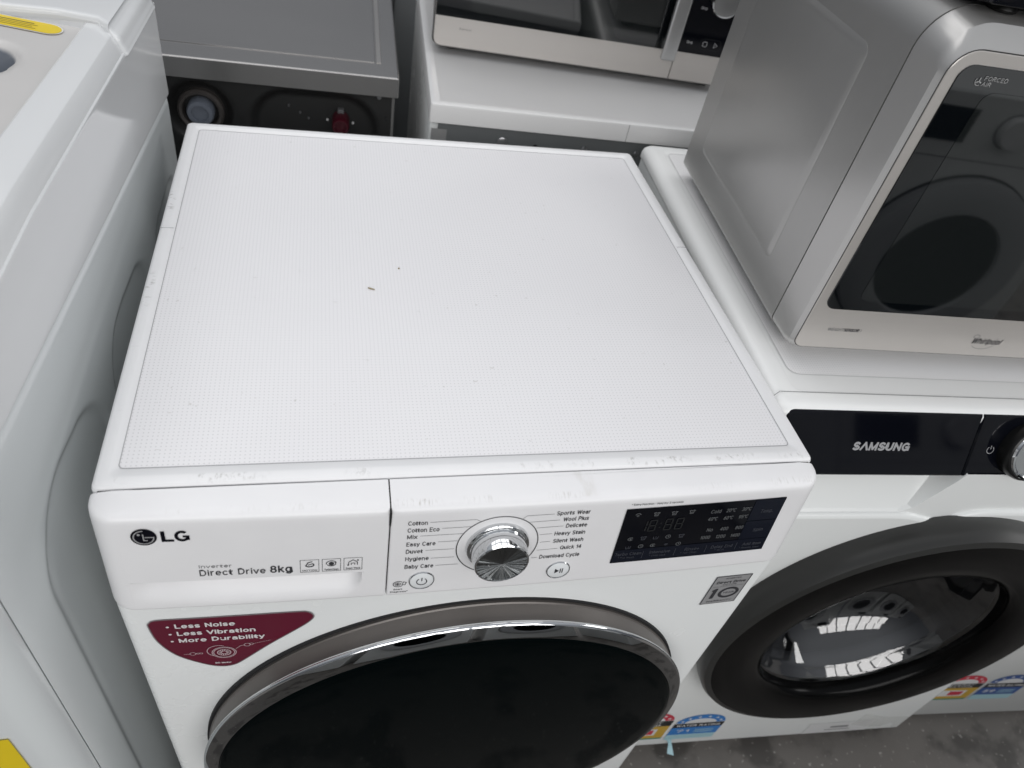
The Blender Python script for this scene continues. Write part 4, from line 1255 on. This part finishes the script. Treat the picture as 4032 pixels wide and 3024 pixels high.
# ------------------------------------------------------------------ machine behind, white, seen from the back, and its microwave
wb = thing('washing_machine', 'white machine turned backwards behind, with a microwave with bar handle on its lid',
           'washing machine', (0.0195, 0.690, 0.0), -0.055, 'washing machines turned away')
g = G()
g.box(0.003, 0.597, 0.024, 0.585, 0.018, 0.822, 0.004)
g.build('cabinet', ENAMEL, wb)
for x in (0.05, 0.54):
    for y in (0.07, 0.53):
        G().lathez([(0.02, 0.0), (0.022, 0.004), (0.022, 0.012), (0.012, 0.014), (0.012, 0.02)], 24, True, True, (x, y)).build('foot', BLACKP, wb)
g = G()
g.box(0.016, 0.584, 0.020, 0.0245, 0.06, 0.8195, 0.001, 1)
g.build('rear_sheet', GREYBACK, wb)
g = G()
g.loft([[(a, b_, z) for a, b_ in rrect(0 + d, 0.6 - d, 0 + d, 0.59 - d, 0.004, 4)] for d, z in ((0.002, 0.8195), (0.0, 0.821), (0.0, 0.8465), (0.001, 0.849), (0.003, 0.850), (0.012, 0.850), (0.0135, 0.8492))])
wl2 = g.build('lid', mat('white_lid_laminate', (0.72, 0.715, 0.71), 0.30), wb, ang=40)
G().box(0.3085, 0.3092, -0.0004, 0.0003, 0.8205, 0.8485).build('lip_joint', GINK, wl2, smooth=False)
for x, z, r in ((0.118, 0.790, 0.009), (0.172, 0.787, 0.0045), (0.252, 0.792, 0.005), (0.340, 0.793, 0.005), (0.44, 0.79, 0.005)):
    G().lathe([(r, 0.0205), (r, 0.018), (r * 0.7, 0.0165), (0.0001, 0.0165)], x, z, 20).build('screw', SCREW if r != 0.0045 else GAP, wb)
flat('vent_tag', [[(0.006, 0.782), (0.030, 0.782), (0.030, 0.803), (0.006, 0.803)]], lambda u, v, e: (u, 0.0190, v), mat('grey_tag', (0.28, 0.28, 0.28), 0.5), wb)

M2Y = -0.12
m2 = thing('microwave', 'wide silver microwave with dark window and upright bar handle on the white machine behind', 'microwave', (0.0446, 0.8866, 0.850), M2Y, 'microwave ovens')
ZB = 0.010
M2W, M2H = 0.515, 0.29


def m2l(y, d, r):
    return [(a, y, ZB + c_) for a, c_ in rrect(-0.005 + d, M2W - d, 0.0 + d, M2H - d, r, 6)]


G().loft([m2l(0.36, 0.004, 0.008), m2l(0.356, 0.001, 0.010), m2l(0.022, 0.001, 0.010)]).build('body', GREYPAINT, m2)
G().loft([m2l(0.0225, 0.0015, 0.012), m2l(0.004, 0.0, 0.014), m2l(0.001, 0.0015, 0.013), m2l(0.0, 0.003, 0.012)]).build('front_frame', DARKSTEEL, m2, ang=35)


def M2P(u, z, e=0.0):
    return (u, -e, ZB + z)


pl = rrect(-0.0022, 0.4022, 0.0035, M2H - 0.0035, (0.012, 0.001, 0.001, 0.012), 6)
G().loft([[M2P(u, v, 0.0002) for u, v in pl], [M2P(u, v, 0.0016) for u, v in pl], [M2P(u, v, 0.002) for u, v in inset_poly(pl, 0.0005)]], False, True).build('door_plate', STAINL, m2)
pl = rrect(0.4038, M2W - 0.003, 0.0035, M2H - 0.0035, (0.001, 0.012, 0.012, 0.001), 6)
G().loft([[M2P(u, v, 0.0002) for u, v in pl], [M2P(u, v, 0.0016) for u, v in pl], [M2P(u, v, 0.002) for u, v in inset_poly(pl, 0.0005)]], False, True).build('control_plate', STAINL, m2)
dg2 = slab(rrect(-0.0018, 0.4015, 0.0500, 0.260, 0.001, 2), M2P, 0.0018, 0.0034, 0.0003).build('door_glass', OVENGLASS, m2)
flat('shield_window', [rrect(0.052, 0.360, 0.062, 0.235, 0.006)], M2P, MATS['shielded_oven_glass'], dg2, 0.0037)
cp = slab(rrect(0.4045, M2W - 0.0035, 0.0500, 0.260, 0.001, 2), M2P, 0.0018, 0.0034, 0.0003).build('control_panel', BGLOSS, m2)
text('Stop', M2P, 0.4155, 0.4262, 0.0655, 0.0045, SILVER, cp, e=0.0037)
text('Stop', M2P, 0.4220, 0.4330, 0.1200, 0.0045, SILVER, cp, e=0.0037)
flat('key_outline', ribbon(rrect(0.4385, 0.4760, 0.0590, 0.0760, 0.008, 5), 0.0006, True), M2P, SEGINK, cp, 0.0037)
flat('key_symbol', ribbon(rrect(0.4440, 0.4510, 0.0640, 0.0715, 0.002, 3), 0.0008, True), M2P, SILVER, cp, 0.0037)
flat('key_symbol', ribbon([(0.4640, 0.064), (0.4640, 0.0715), (0.4690, 0.0678)], 0.0008, True), M2P, SILVER, cp, 0.0037)
G().lathe([(0.024, -0.003), (0.024, -0.016), (0.0225, -0.018), (0.019, -0.0185), (0.0001, -0.0180)], 0.458, ZB + 0.138, 48).build('dial', CHROME, m2)
hd = G()
hd.loft([[(0.3720 + a, -0.030 + b_, ZB + z) for a, b_ in rrect(d, 0.0245 - d, d, 0.010 - d, 0.003, 3)] for d, z in ((0.002, 0.041), (0.0, 0.043), (0.0, 0.268), (0.002, 0.27))])
hd.box(0.376, 0.392, -0.021, -0.002, ZB + 0.052, ZB + 0.066)
hd.box(0.376, 0.392, -0.021, -0.002, ZB + 0.246, ZB + 0.260)
hd.build('handle', mat('satin_aluminium', (0.50, 0.50, 0.50), 0.26, metal=0.85), m2)
whirl(M2P, m2, 0.1940, 0.2280, 0.0300, 0.0075)
text('Sensor', M2P, 0.0375, 0.0585, 0.0320, 0.0030, GINK, m2, e=0.0025)
for x in (0.03, 0.48):
    for y in (0.04, 0.32):
        G().lathez([(0.012, 0.0), (0.013, 0.003), (0.011, 0.012)], 20, True, True, (x, y)).build('foot', BLACKP, m2)

# ------------------------------------------------------------------ machine behind, graphite
db = thing('washing_machine', 'graphite grey machine turned backwards, round plug and red valve in its rear sheet',
           'washing machine', (-0.0205, 0.765, 0.0), -0.035, 'washing machines turned away')
G().box(-0.595, -0.005, 0.046, 0.58, 0.018, 0.822, 0.004).build('cabinet', DARKSTEEL, db)
G().box(-0.008, -0.004, 0.024, 0.046, 0.05, 0.819).build('side_return', DARKSTEEL, db)
for x in (-0.55, -0.05):
    for y in (0.07, 0.53):
        G().lathez([(0.02, 0.0), (0.022, 0.004), (0.022, 0.012), (0.012, 0.014), (0.012, 0.02)], 24, True, True, (x, y)).build('foot', BLACKP, db)
g = G()
g.loft([[(a, b_, z) for a, b_ in rrect(-0.6 + d, -d, d, 0.59 - d, 0.002, 3)] for d, z in ((0.001, 0.8190), (0.0, 0.820), (0.0, 0.8485), (0.0015, 0.850), (0.0035, 0.850))])
dl = g.build('lid', DARKSTEEL, db, ang=40)
G().box(-0.575, -0.036, 0.052, 0.56, 0.8495, 0.8512, 0.0006, 1).build('lid_field', DARKSTEEL, dl)
G().box(-0.0340, -0.0262, 0.052, 0.56, 0.8495, 0.8514, 0.0006, 1).build('lid_strip', mat('pale_steel_strip', (0.36, 0.35, 0.34), 0.3, metal=0.6), dl)
# rear sheet with pressed recesses (height field)
nx, nz = 150, 60
xa, xb, za, zb = -0.590, -0.008, 0.60, 0.8185


def rr_sd(px, pz, x0_, x1_, z0_, z1_, r):
    cx, cz = (x0_ + x1_) / 2, (z0_ + z1_) / 2
    qx, qz = abs(px - cx) - (x1_ - x0_) / 2 + r, abs(pz - cz) - (z1_ - z0_) / 2 + r
    return math.hypot(max(qx, 0), max(qz, 0)) + min(max(qx, qz), 0) - r


PCX, PCZ = -0.2975, 0.757
vv, ff = [], []
for j in range(nz + 1):
    for i in range(nx + 1):
        x, z = xa + (xb - xa) * i / nx, za + (zb - za) * j / nz
        d1 = rr_sd(x, z, -0.222, -0.030, 0.66, 0.803, 0.055)
        d2 = math.hypot(x - PCX, z - PCZ) - 0.047
        y = 0.024 + 0.016 * sstep(0.006, -0.012, d1) + 0.014 * sstep(0.006, -0.012, d2)
        vv.append((x, y, z))
for j in range(nz):
    for i in range(nx):
        a = j * (nx + 1) + i
        ff.append((a, a + 1, a + nx + 2, a + nx + 1))
raw('rear_sheet', vv, ff, DARKBACK, db, ang=60)
G().box(-0.590, -0.008, 0.022, 0.030, 0.05, 0.60).build('rear_sheet_lower', DARKBACK, db)
pg_ = G().lathe([(0.034, 0.040), (0.034, 0.028), (0.031, 0.024), (0.027, 0.026), (0.025, 0.034)], PCX, PCZ, 48).build('plug_collar', mat('taupe_ring', (0.10, 0.09, 0.085), 0.35, metal=0.3), db)
G().lathe([(0.020, 0.040), (0.020, 0.022), (0.018, 0.0185), (0.0125, 0.018), (0.0115, 0.023), (0.0001, 0.024)], PCX, PCZ, 48).build('transit_plug', BLUECAP, db)
va = G().lathe([(0.0135, 0.040), (0.0135, 0.010), (0.012, 0.007), (0.009, 0.007), (0.0085, 0.012), (0.0001, 0.012)], -0.0870, 0.760, 32).build('inlet_valve', REDP, db)
G().box(-0.0920, -0.0820, 0.030, 0.040, 0.772, 0.779, 0.001, 1).build('valve_clip', RUBBER, db)
for x, z, mm_ in ((-0.167, 0.775, RUBBER), (-0.108, 0.757, STICKW), (-0.068, 0.755, STICKW), (-0.137, 0.757, RUBBER), (-0.150, 0.765, RUBBER)):
    G().lathe([(0.0040 if mm_ is SCREW else 0.0020, 0.0405), (0.0037 if mm_ is SCREW else 0.0018, 0.037), (0.0001, 0.035)], x, z, 14).build('screw', mm_, db)
for x, z in ((-0.015, 0.774), (-0.028, 0.8085)):
    G().lathe([(0.0034, 0.0240), (0.0034, 0.0225), (0.0001, 0.0222)], x, z, 14).build('screw', GAP if z < 0.8 else SCREW, db)

# ------------------------------------------------------------------ top loader on the left
tl = thing('top_loading_washer', 'tall white top-loading washing machine at the left with pressed side panels and yellow warning label', 'washing machine',
           (0.0086, 0.0237, -0.0852))
tl.scale = (1.0648,) * 3
XS = -0.318
YF, YR = -0.125, 0.587
WL = 0.62


def seam(y):
    return 0.9455 - 0.116 * y


def ridge(y):
    return 1.0135 - 0.058 * max(0.0, y - 0.10)


# cabinet: side as a height field with two pressed panels, front rounded
nyy, nzz = 170, 150
vv, ff = [], []
for j in range(nzz + 1):
    for i in range(nyy + 1):
        y = YF + 0.022 + (YR - 0.004 - YF - 0.022) * i / nyy
        tj = j / nzz
        z = 0.10 + (seam(y) - 0.10) * (1 - (1 - tj) ** 1.9)
        d1 = rr_sd(y, z, -0.053, 0.128, 0.16, 0.858 - 0.20 * max(0.0, y - 0.02), 0.062)
        d2 = rr_sd(y, z, 0.163, 0.345, 0.16, 0.832 - 0.12 * max(0, y - 0.24), 0.050)
        d3 = rr_sd(y, z, 0.385, 0.560, 0.16, 0.80, 0.050)
        x = XS - 0.0010 - 0.0030 * sstep(0.0035, -0.0035, min(d1, d2, d3))
        dtop = seam(y) - z          # rolled upper edge
        if dtop < 0.009:
            x -= 0.0062 * (1 - math.sqrt(max(0.0, 1 - ((0.009 - dtop) / 0.009) ** 2)))
        vv.append((x, y, z))
for j in range(nzz):
    for i in range(nyy):
        a = j * (nyy + 1) + i
        ff.append((a, a + 1, a + nyy + 2, a + nyy + 1))
g = G()
g.add(vv, ff)
# rounded front corner, front, other side, back
lo = []
for z_sel in (0, 1):
    lp = []
    for k in range(9):
        a = math.radians(0 - 90 * k / 8)
        y = YF + 0.022 + 0.022 * math.sin(a)
        lp.append((XS - 0.0016 - 0.022 + 0.022 * math.cos(a), y, 0.10 if z_sel == 0 else seam(y)))
    lp += [(XS - WL + 0.02, YF, 0.10 if z_sel == 0 else seam(YF)), (XS - WL, YF + 0.02, 0.10 if z_sel == 0 else seam(YF + 0.02)), (XS - WL, YR - 0.004, 0.10 if z_sel == 0 else seam(YR)),
           (XS - 0.0016, YR - 0.004, 0.10 if z_sel == 0 else seam(YR - 0.004))]
    lo.append(lp)
g.loft(lo, True, False, False)
g.build('cabinet', mat('top_loader_enamel', (0.70, 0.73, 0.735), 0.15, var=0.02, vscale=4), tl, ang=50)
for x in (-0.37, -0.88):
    for y in (-0.06, 0.53):
        G().lathez([(0.02, 0.0802), (0.022, 0.084), (0.022, 0.092), (0.012, 0.094), (0.012, 0.10)], 24, True, True, (x, y)).build('foot', BLACKP, tl)
# top cover: side skirt, ridge, shoulder, flat rim (profile swept along y)
ys = [YF - 0.010 + (YR - YF + 0.010) * k / 60 for k in range(61)]


def cover_prof(y):
    s0, r0 = seam(y), ridge(y)
    return [(XS - 0.012, s0 - 0.001), (XS - 0.0010, s0 + 0.0004), (XS + 0.0004, s0 + 0.0022), (XS + 0.0006, s0 + 0.006), (XS, s0 + (r0 - s0) * 0.5), (XS, r0 - 0.004), (XS + 0.0003, r0 - 0.0016),
            (XS + 0.0001, r0 - 0.0004), (XS - 0.0006, r0 + 0.0001), (XS - 0.0016, r0 + 0.0002), (XS - 0.0026, r0 + 0.0036), (XS - 0.0052, r0 + 0.0092), (XS - 0.0088, r0 + 0.0146), (XS - 0.0093, r0 + 0.0151), (XS - 0.0102, r0 + 0.0155),
            (XS - 0.0250, r0 + 0.0180), (XS - 0.0330, r0 + 0.0184), (XS - 0.0348, r0 + 0.0176), (XS - 0.0355, r0 + 0.0150)]


G().loft([[(x, y, z) for x, z in cover_prof(y)] for y in ys], False, False, False).build('top_cover', TOPW, tl, ang=24)
# front skirt of the cover and lid
fz = ridge(0)
G().box(XS - WL, XS - 0.004, YF - 0.012, YF + 0.012, seam(YF) - 0.002, fz + 0.012, 0.008, 3).build('front_skirt', TOPW, tl)
nxl = 110
vv, ff = [], []
for j in range(111):
    y = YF + 0.012 + (0.446 - YF - 0.012) * j / 110
    for i in range(nxl + 1):
        t = i / nxl
        x = XS - 0.0357 - (WL - 0.075) * t
        z = ridge(y) + 0.0155 + 0.004 * math.sin(PI * t)
        dh = math.hypot((x + 0.418) / 0.034, (y - 0.325) / 0.045)
        z -= 0.034 * sstep(1.1, 0.45, dh)
        vv.append((x, y, z))
for j in range(110):
    for i in range(nxl):
        a = j * (nxl + 1) + i
        ff.append((a, a + 1, a + nxl + 2, a + nxl + 1))
tlid = raw('lid', vv, ff, MATS['grip_shade_lid'], tl, ang=60)


def lidz(u, v, e=0.0):
    t = (XS - 0.0357 - u) / (WL - 0.075)
    return (u, v, ridge(v) + 0.0160 + 0.004 * math.sin(PI * max(0, t)) + e)


lab = arc(-0.379, 0.4115, 0.012, -90, 90, 12, 0.0125)
labp = [(a - 0.0, b_ ) for a, b_ in lab]
slope_ = -0.27


def shear_lab(pts, u_ref=-0.379):
    return [(a, b_ + slope_ * (a - u_ref)) for a, b_ in pts]


full = [(-0.52, 0.399)] + [(a, b_) for a, b_ in lab] + [(-0.52, 0.424)]
lb = flat('warning_label', [shear_lab(full)], lidz, YEL, tlid, 0.0008)
flat('label_border', ribbon(shear_lab(inset_poly(full, -0.0007)), 0.0014, True), lidz, STICKW, tlid, 0.0006)
lmp = lambda u, v, e: lidz(u, v + slope_ * (u + 0.379), e)
text('DO NOT OVERLOAD', lmp, -0.500, -0.4125, 0.4178, 0.0048, INK, tlid, bold=0.03, e=0.0010) if False else None
for k in range(4):
    flat('label_print', [[(-0.50, 0.4160 - 0.0040 * k), (-0.392 + 0.004 * (k % 2), 0.4160 - 0.0040 * k), (-0.392 + 0.004 * (k % 2), 0.4172 - 0.0040 * k), (-0.50, 0.4172 - 0.0040 * k)]], lmp,
         mat('label_olive', (0.33, 0.25, 0.01), 0.5) if k else INK, tlid, 0.0010)
# rear console
rc = []
for y, grow in ((0.4140, -0.0030), (0.4144, -0.0005), (0.4155, 0.0010), (0.4175, 0.0018), (0.424, 0.0021), (0.50, 0.0021), (0.572, 0.0021), (0.581, 0.0005), (0.586, -0.004), (0.588, -0.010)):
    r0 = ridge(y)
    pf = [(XS - 0.02, r0 - 0.012), (XS + grow - 0.0005, r0 - 0.0035), (XS + grow, r0 + 0.0010), (XS - 0.0022 + grow, r0 + 0.0060), (XS - 0.0050 + grow, r0 + 0.0110 + grow), (XS - 0.0085, r0 + 0.0152 + grow),
          (XS - 0.0125, r0 + 0.0175 + grow), (XS - 0.0250, r0 + 0.0200 + grow), (XS - 0.06, r0 + 0.0215 + grow), (XS - WL + 0.06, r0 + 0.0215 + grow), (XS - WL + 0.006, r0 + 0.006 + grow), (XS - WL + 0.006, r0 - 0.012)]
    dense = []
    for q in range(len(pf) - 1):
        p0, p1, p2, p3 = (Vector(pf[max(0, min(len(pf) - 1, q + k))]) for k in (-1, 0, 1, 2))
        for t in ((0.0, 0.2, 0.4, 0.6, 0.8) if 1 <= q <= 7 else (0.0,)):
            dense.append(tuple(0.5 * ((2 * p1) + (p2 - p0) * t + (2 * p0 - 5 * p1 + 4 * p2 - p3) * t * t + (3 * p1 - p0 - 3 * p2 + p3) * t ** 3)))
    pf = dense + [pf[-1]]
    rc.append([(x, y + 0.030 * sstep(XS - 0.003, XS - 0.034, x) * max(0.0, 1 - (y - 0.414) / 0.16), z) for x, z in pf])
G().loft(rc, True, True).build('rear_console', TOPW, tl, ang=45)
# front energy sticker
def TFM(u, z, e=0.0):
    return (u, YF - 0.0005 - e, z)


flat('rating_label', [[(-0.44, 0.66), (-0.3465, 0.66), (-0.3465, 0.74), (-0.44, 0.74)]], TFM, YEL, tl, 0.0006)
flat('rating_label_band', [[(-0.44, 0.652), (-0.3465, 0.652), (-0.3465, 0.66), (-0.44, 0.66)]], TFM, TEAL, tl, 0.0006)

# ------------------------------------------------------------------ added black oven, a guess giving the dark strip above the larger microwave
OVY = 0.014
bk = thing('added_black_oven', 'added black oven standing in for the dark strip on top of the larger silver microwave', 'oven', (0.343, 0.144, 0.8402 + 0.0148 + 0.333), MWY)
G().box(0.012, 0.50, OVY + 0.012, OVY + 0.26, 0.006, 0.22, 0.006, 3).build('body', mat('black_enamel', (0.006, 0.006, 0.007), 0.16), bk)
G().box(0.015, 0.497, OVY, OVY + 0.013, 0.008, 0.20, 0.004, 2).build('door', BGLOSS, bk)
for x in (0.05, 0.475):
    for y in (OVY + 0.03, OVY + 0.24):
        G().lathez([(0.012, 0.0), (0.013, 0.002), (0.011, 0.008)], 20, True, True, (x, y)).build('foot', BLACKP, bk)

# ------------------------------------------------------------------ machine across the aisle, seen mirrored in the dark glass
om = thing('washing_machine', 'white front-loader across the aisle, seen only mirrored in the larger microwave window', 'washing machine', (1.52, -0.80, 0.0), PI, 'front-loading washing machines')
g = G()
g.loft([plan(0.003, 0.597, 0.003, 0.56, 0.016, 0.014), plan(0, 0.6, 0.0, 0.565, 0.022, 0.014), plan(0, 0.6, 0.0, 0.565, 0.845, 0.014), plan(0.006, 0.594, 0.006, 0.56, 0.85, 0.014)])
g.build('cabinet', ENAMEL2, om)
for x in (0.05, 0.54):
    for y in (0.05, 0.52):
        G().lathez([(0.02, 0.0), (0.022, 0.004), (0.022, 0.012), (0.012, 0.014), (0.012, 0.02)], 24, True, True, (x, y)).build('foot', BLACKP, om)
od = G().lathe([(0.225, 0.001), (0.228, -0.008), (0.226, -0.03), (0.20, -0.042), (0.15, -0.040), (0.145, -0.03)], 0.30, 0.44, 96).build('door', mat('pale_grey_plastic', (0.42, 0.43, 0.44), 0.35), om, ang=40)
G().lathe([(0.232, -0.0005), (0.232, -0.003), (0.222, -0.003)], 0.30, 0.44, 96).build('door_gap', GAP, od)
G().lathe([(0.147, -0.032), (0.10, -0.016), (0.0001, -0.010)], 0.30, 0.44, 96).build('door_glass', BGLASS, od)
G().box(0.40, 0.56, -0.003, 0.004, 0.740, 0.815).build('display', BGLOSS, om)
ok = G().lathe([(0.036, 0.0), (0.035, -0.016), (0.032, -0.020), (0.0001, -0.020)], 0.30, 0.778, 48).build('dial', WHITEP, om)
G().lathe([(0.040, -0.0005), (0.040, -0.002), (0.035, -0.002)], 0.30, 0.778, 48).build('dial_gap', GINK, ok)
G().box(0.0, 0.6, -0.0006, 0.002, 0.7005, 0.7025).build('panel_joint', GINK, om)


def copy_thing(root, loc, rz, label):
    r = root.copy()
    COL.objects.link(r)
    r.location = loc
    r.rotation_euler = (0, 0, rz)
    r['label'] = label
    for ch in [c for c in root.children]:
        c2 = ch.copy()
        COL.objects.link(c2)
        c2.parent = r
        for gc in [q for q in ch.children]:
            g2 = gc.copy()
            COL.objects.link(g2)
            g2.parent = c2
    return r


for xr, wh in ((0.86, 'rightmost'), (0.18, 'middle'), (-0.50, 'leftmost')):
    copy_thing(om, (xr, -1.32, 0.0), PI + 0.03, wh + ' of three white front-loaders across the aisle, mirrored in the chrome door rim')

# ------------------------------------------------------------------ added grey filler, stands in for the shaded machine side in the rear gap
ga = thing('gap_filler', 'added grey filler box behind the narrow gap between the two machines turned backwards', 'appliance', (-0.28, 1.42, 0.0), -0.03)
G().box(0.0, 0.6, 0.022, 0.58, 0.02, 0.85, 0.004, 2).build('body', GREYBACK, ga)
G().box(0.004, 0.298, 0.0, 0.021, 0.10, 0.846, 0.004, 2).build('filler_panel', GREYBACK, ga)
G().box(0.302, 0.596, 0.0, 0.021, 0.10, 0.846, 0.004, 2).build('filler_panel', GREYBACK, ga)
for x in (0.05, 0.55):
    for y in (0.07, 0.53):
        G().lathez([(0.02, 0.0), (0.022, 0.004), (0.022, 0.012), (0.012, 0.014), (0.012, 0.02)], 24, True, True, (x, y)).build('foot', BLACKP, ga)
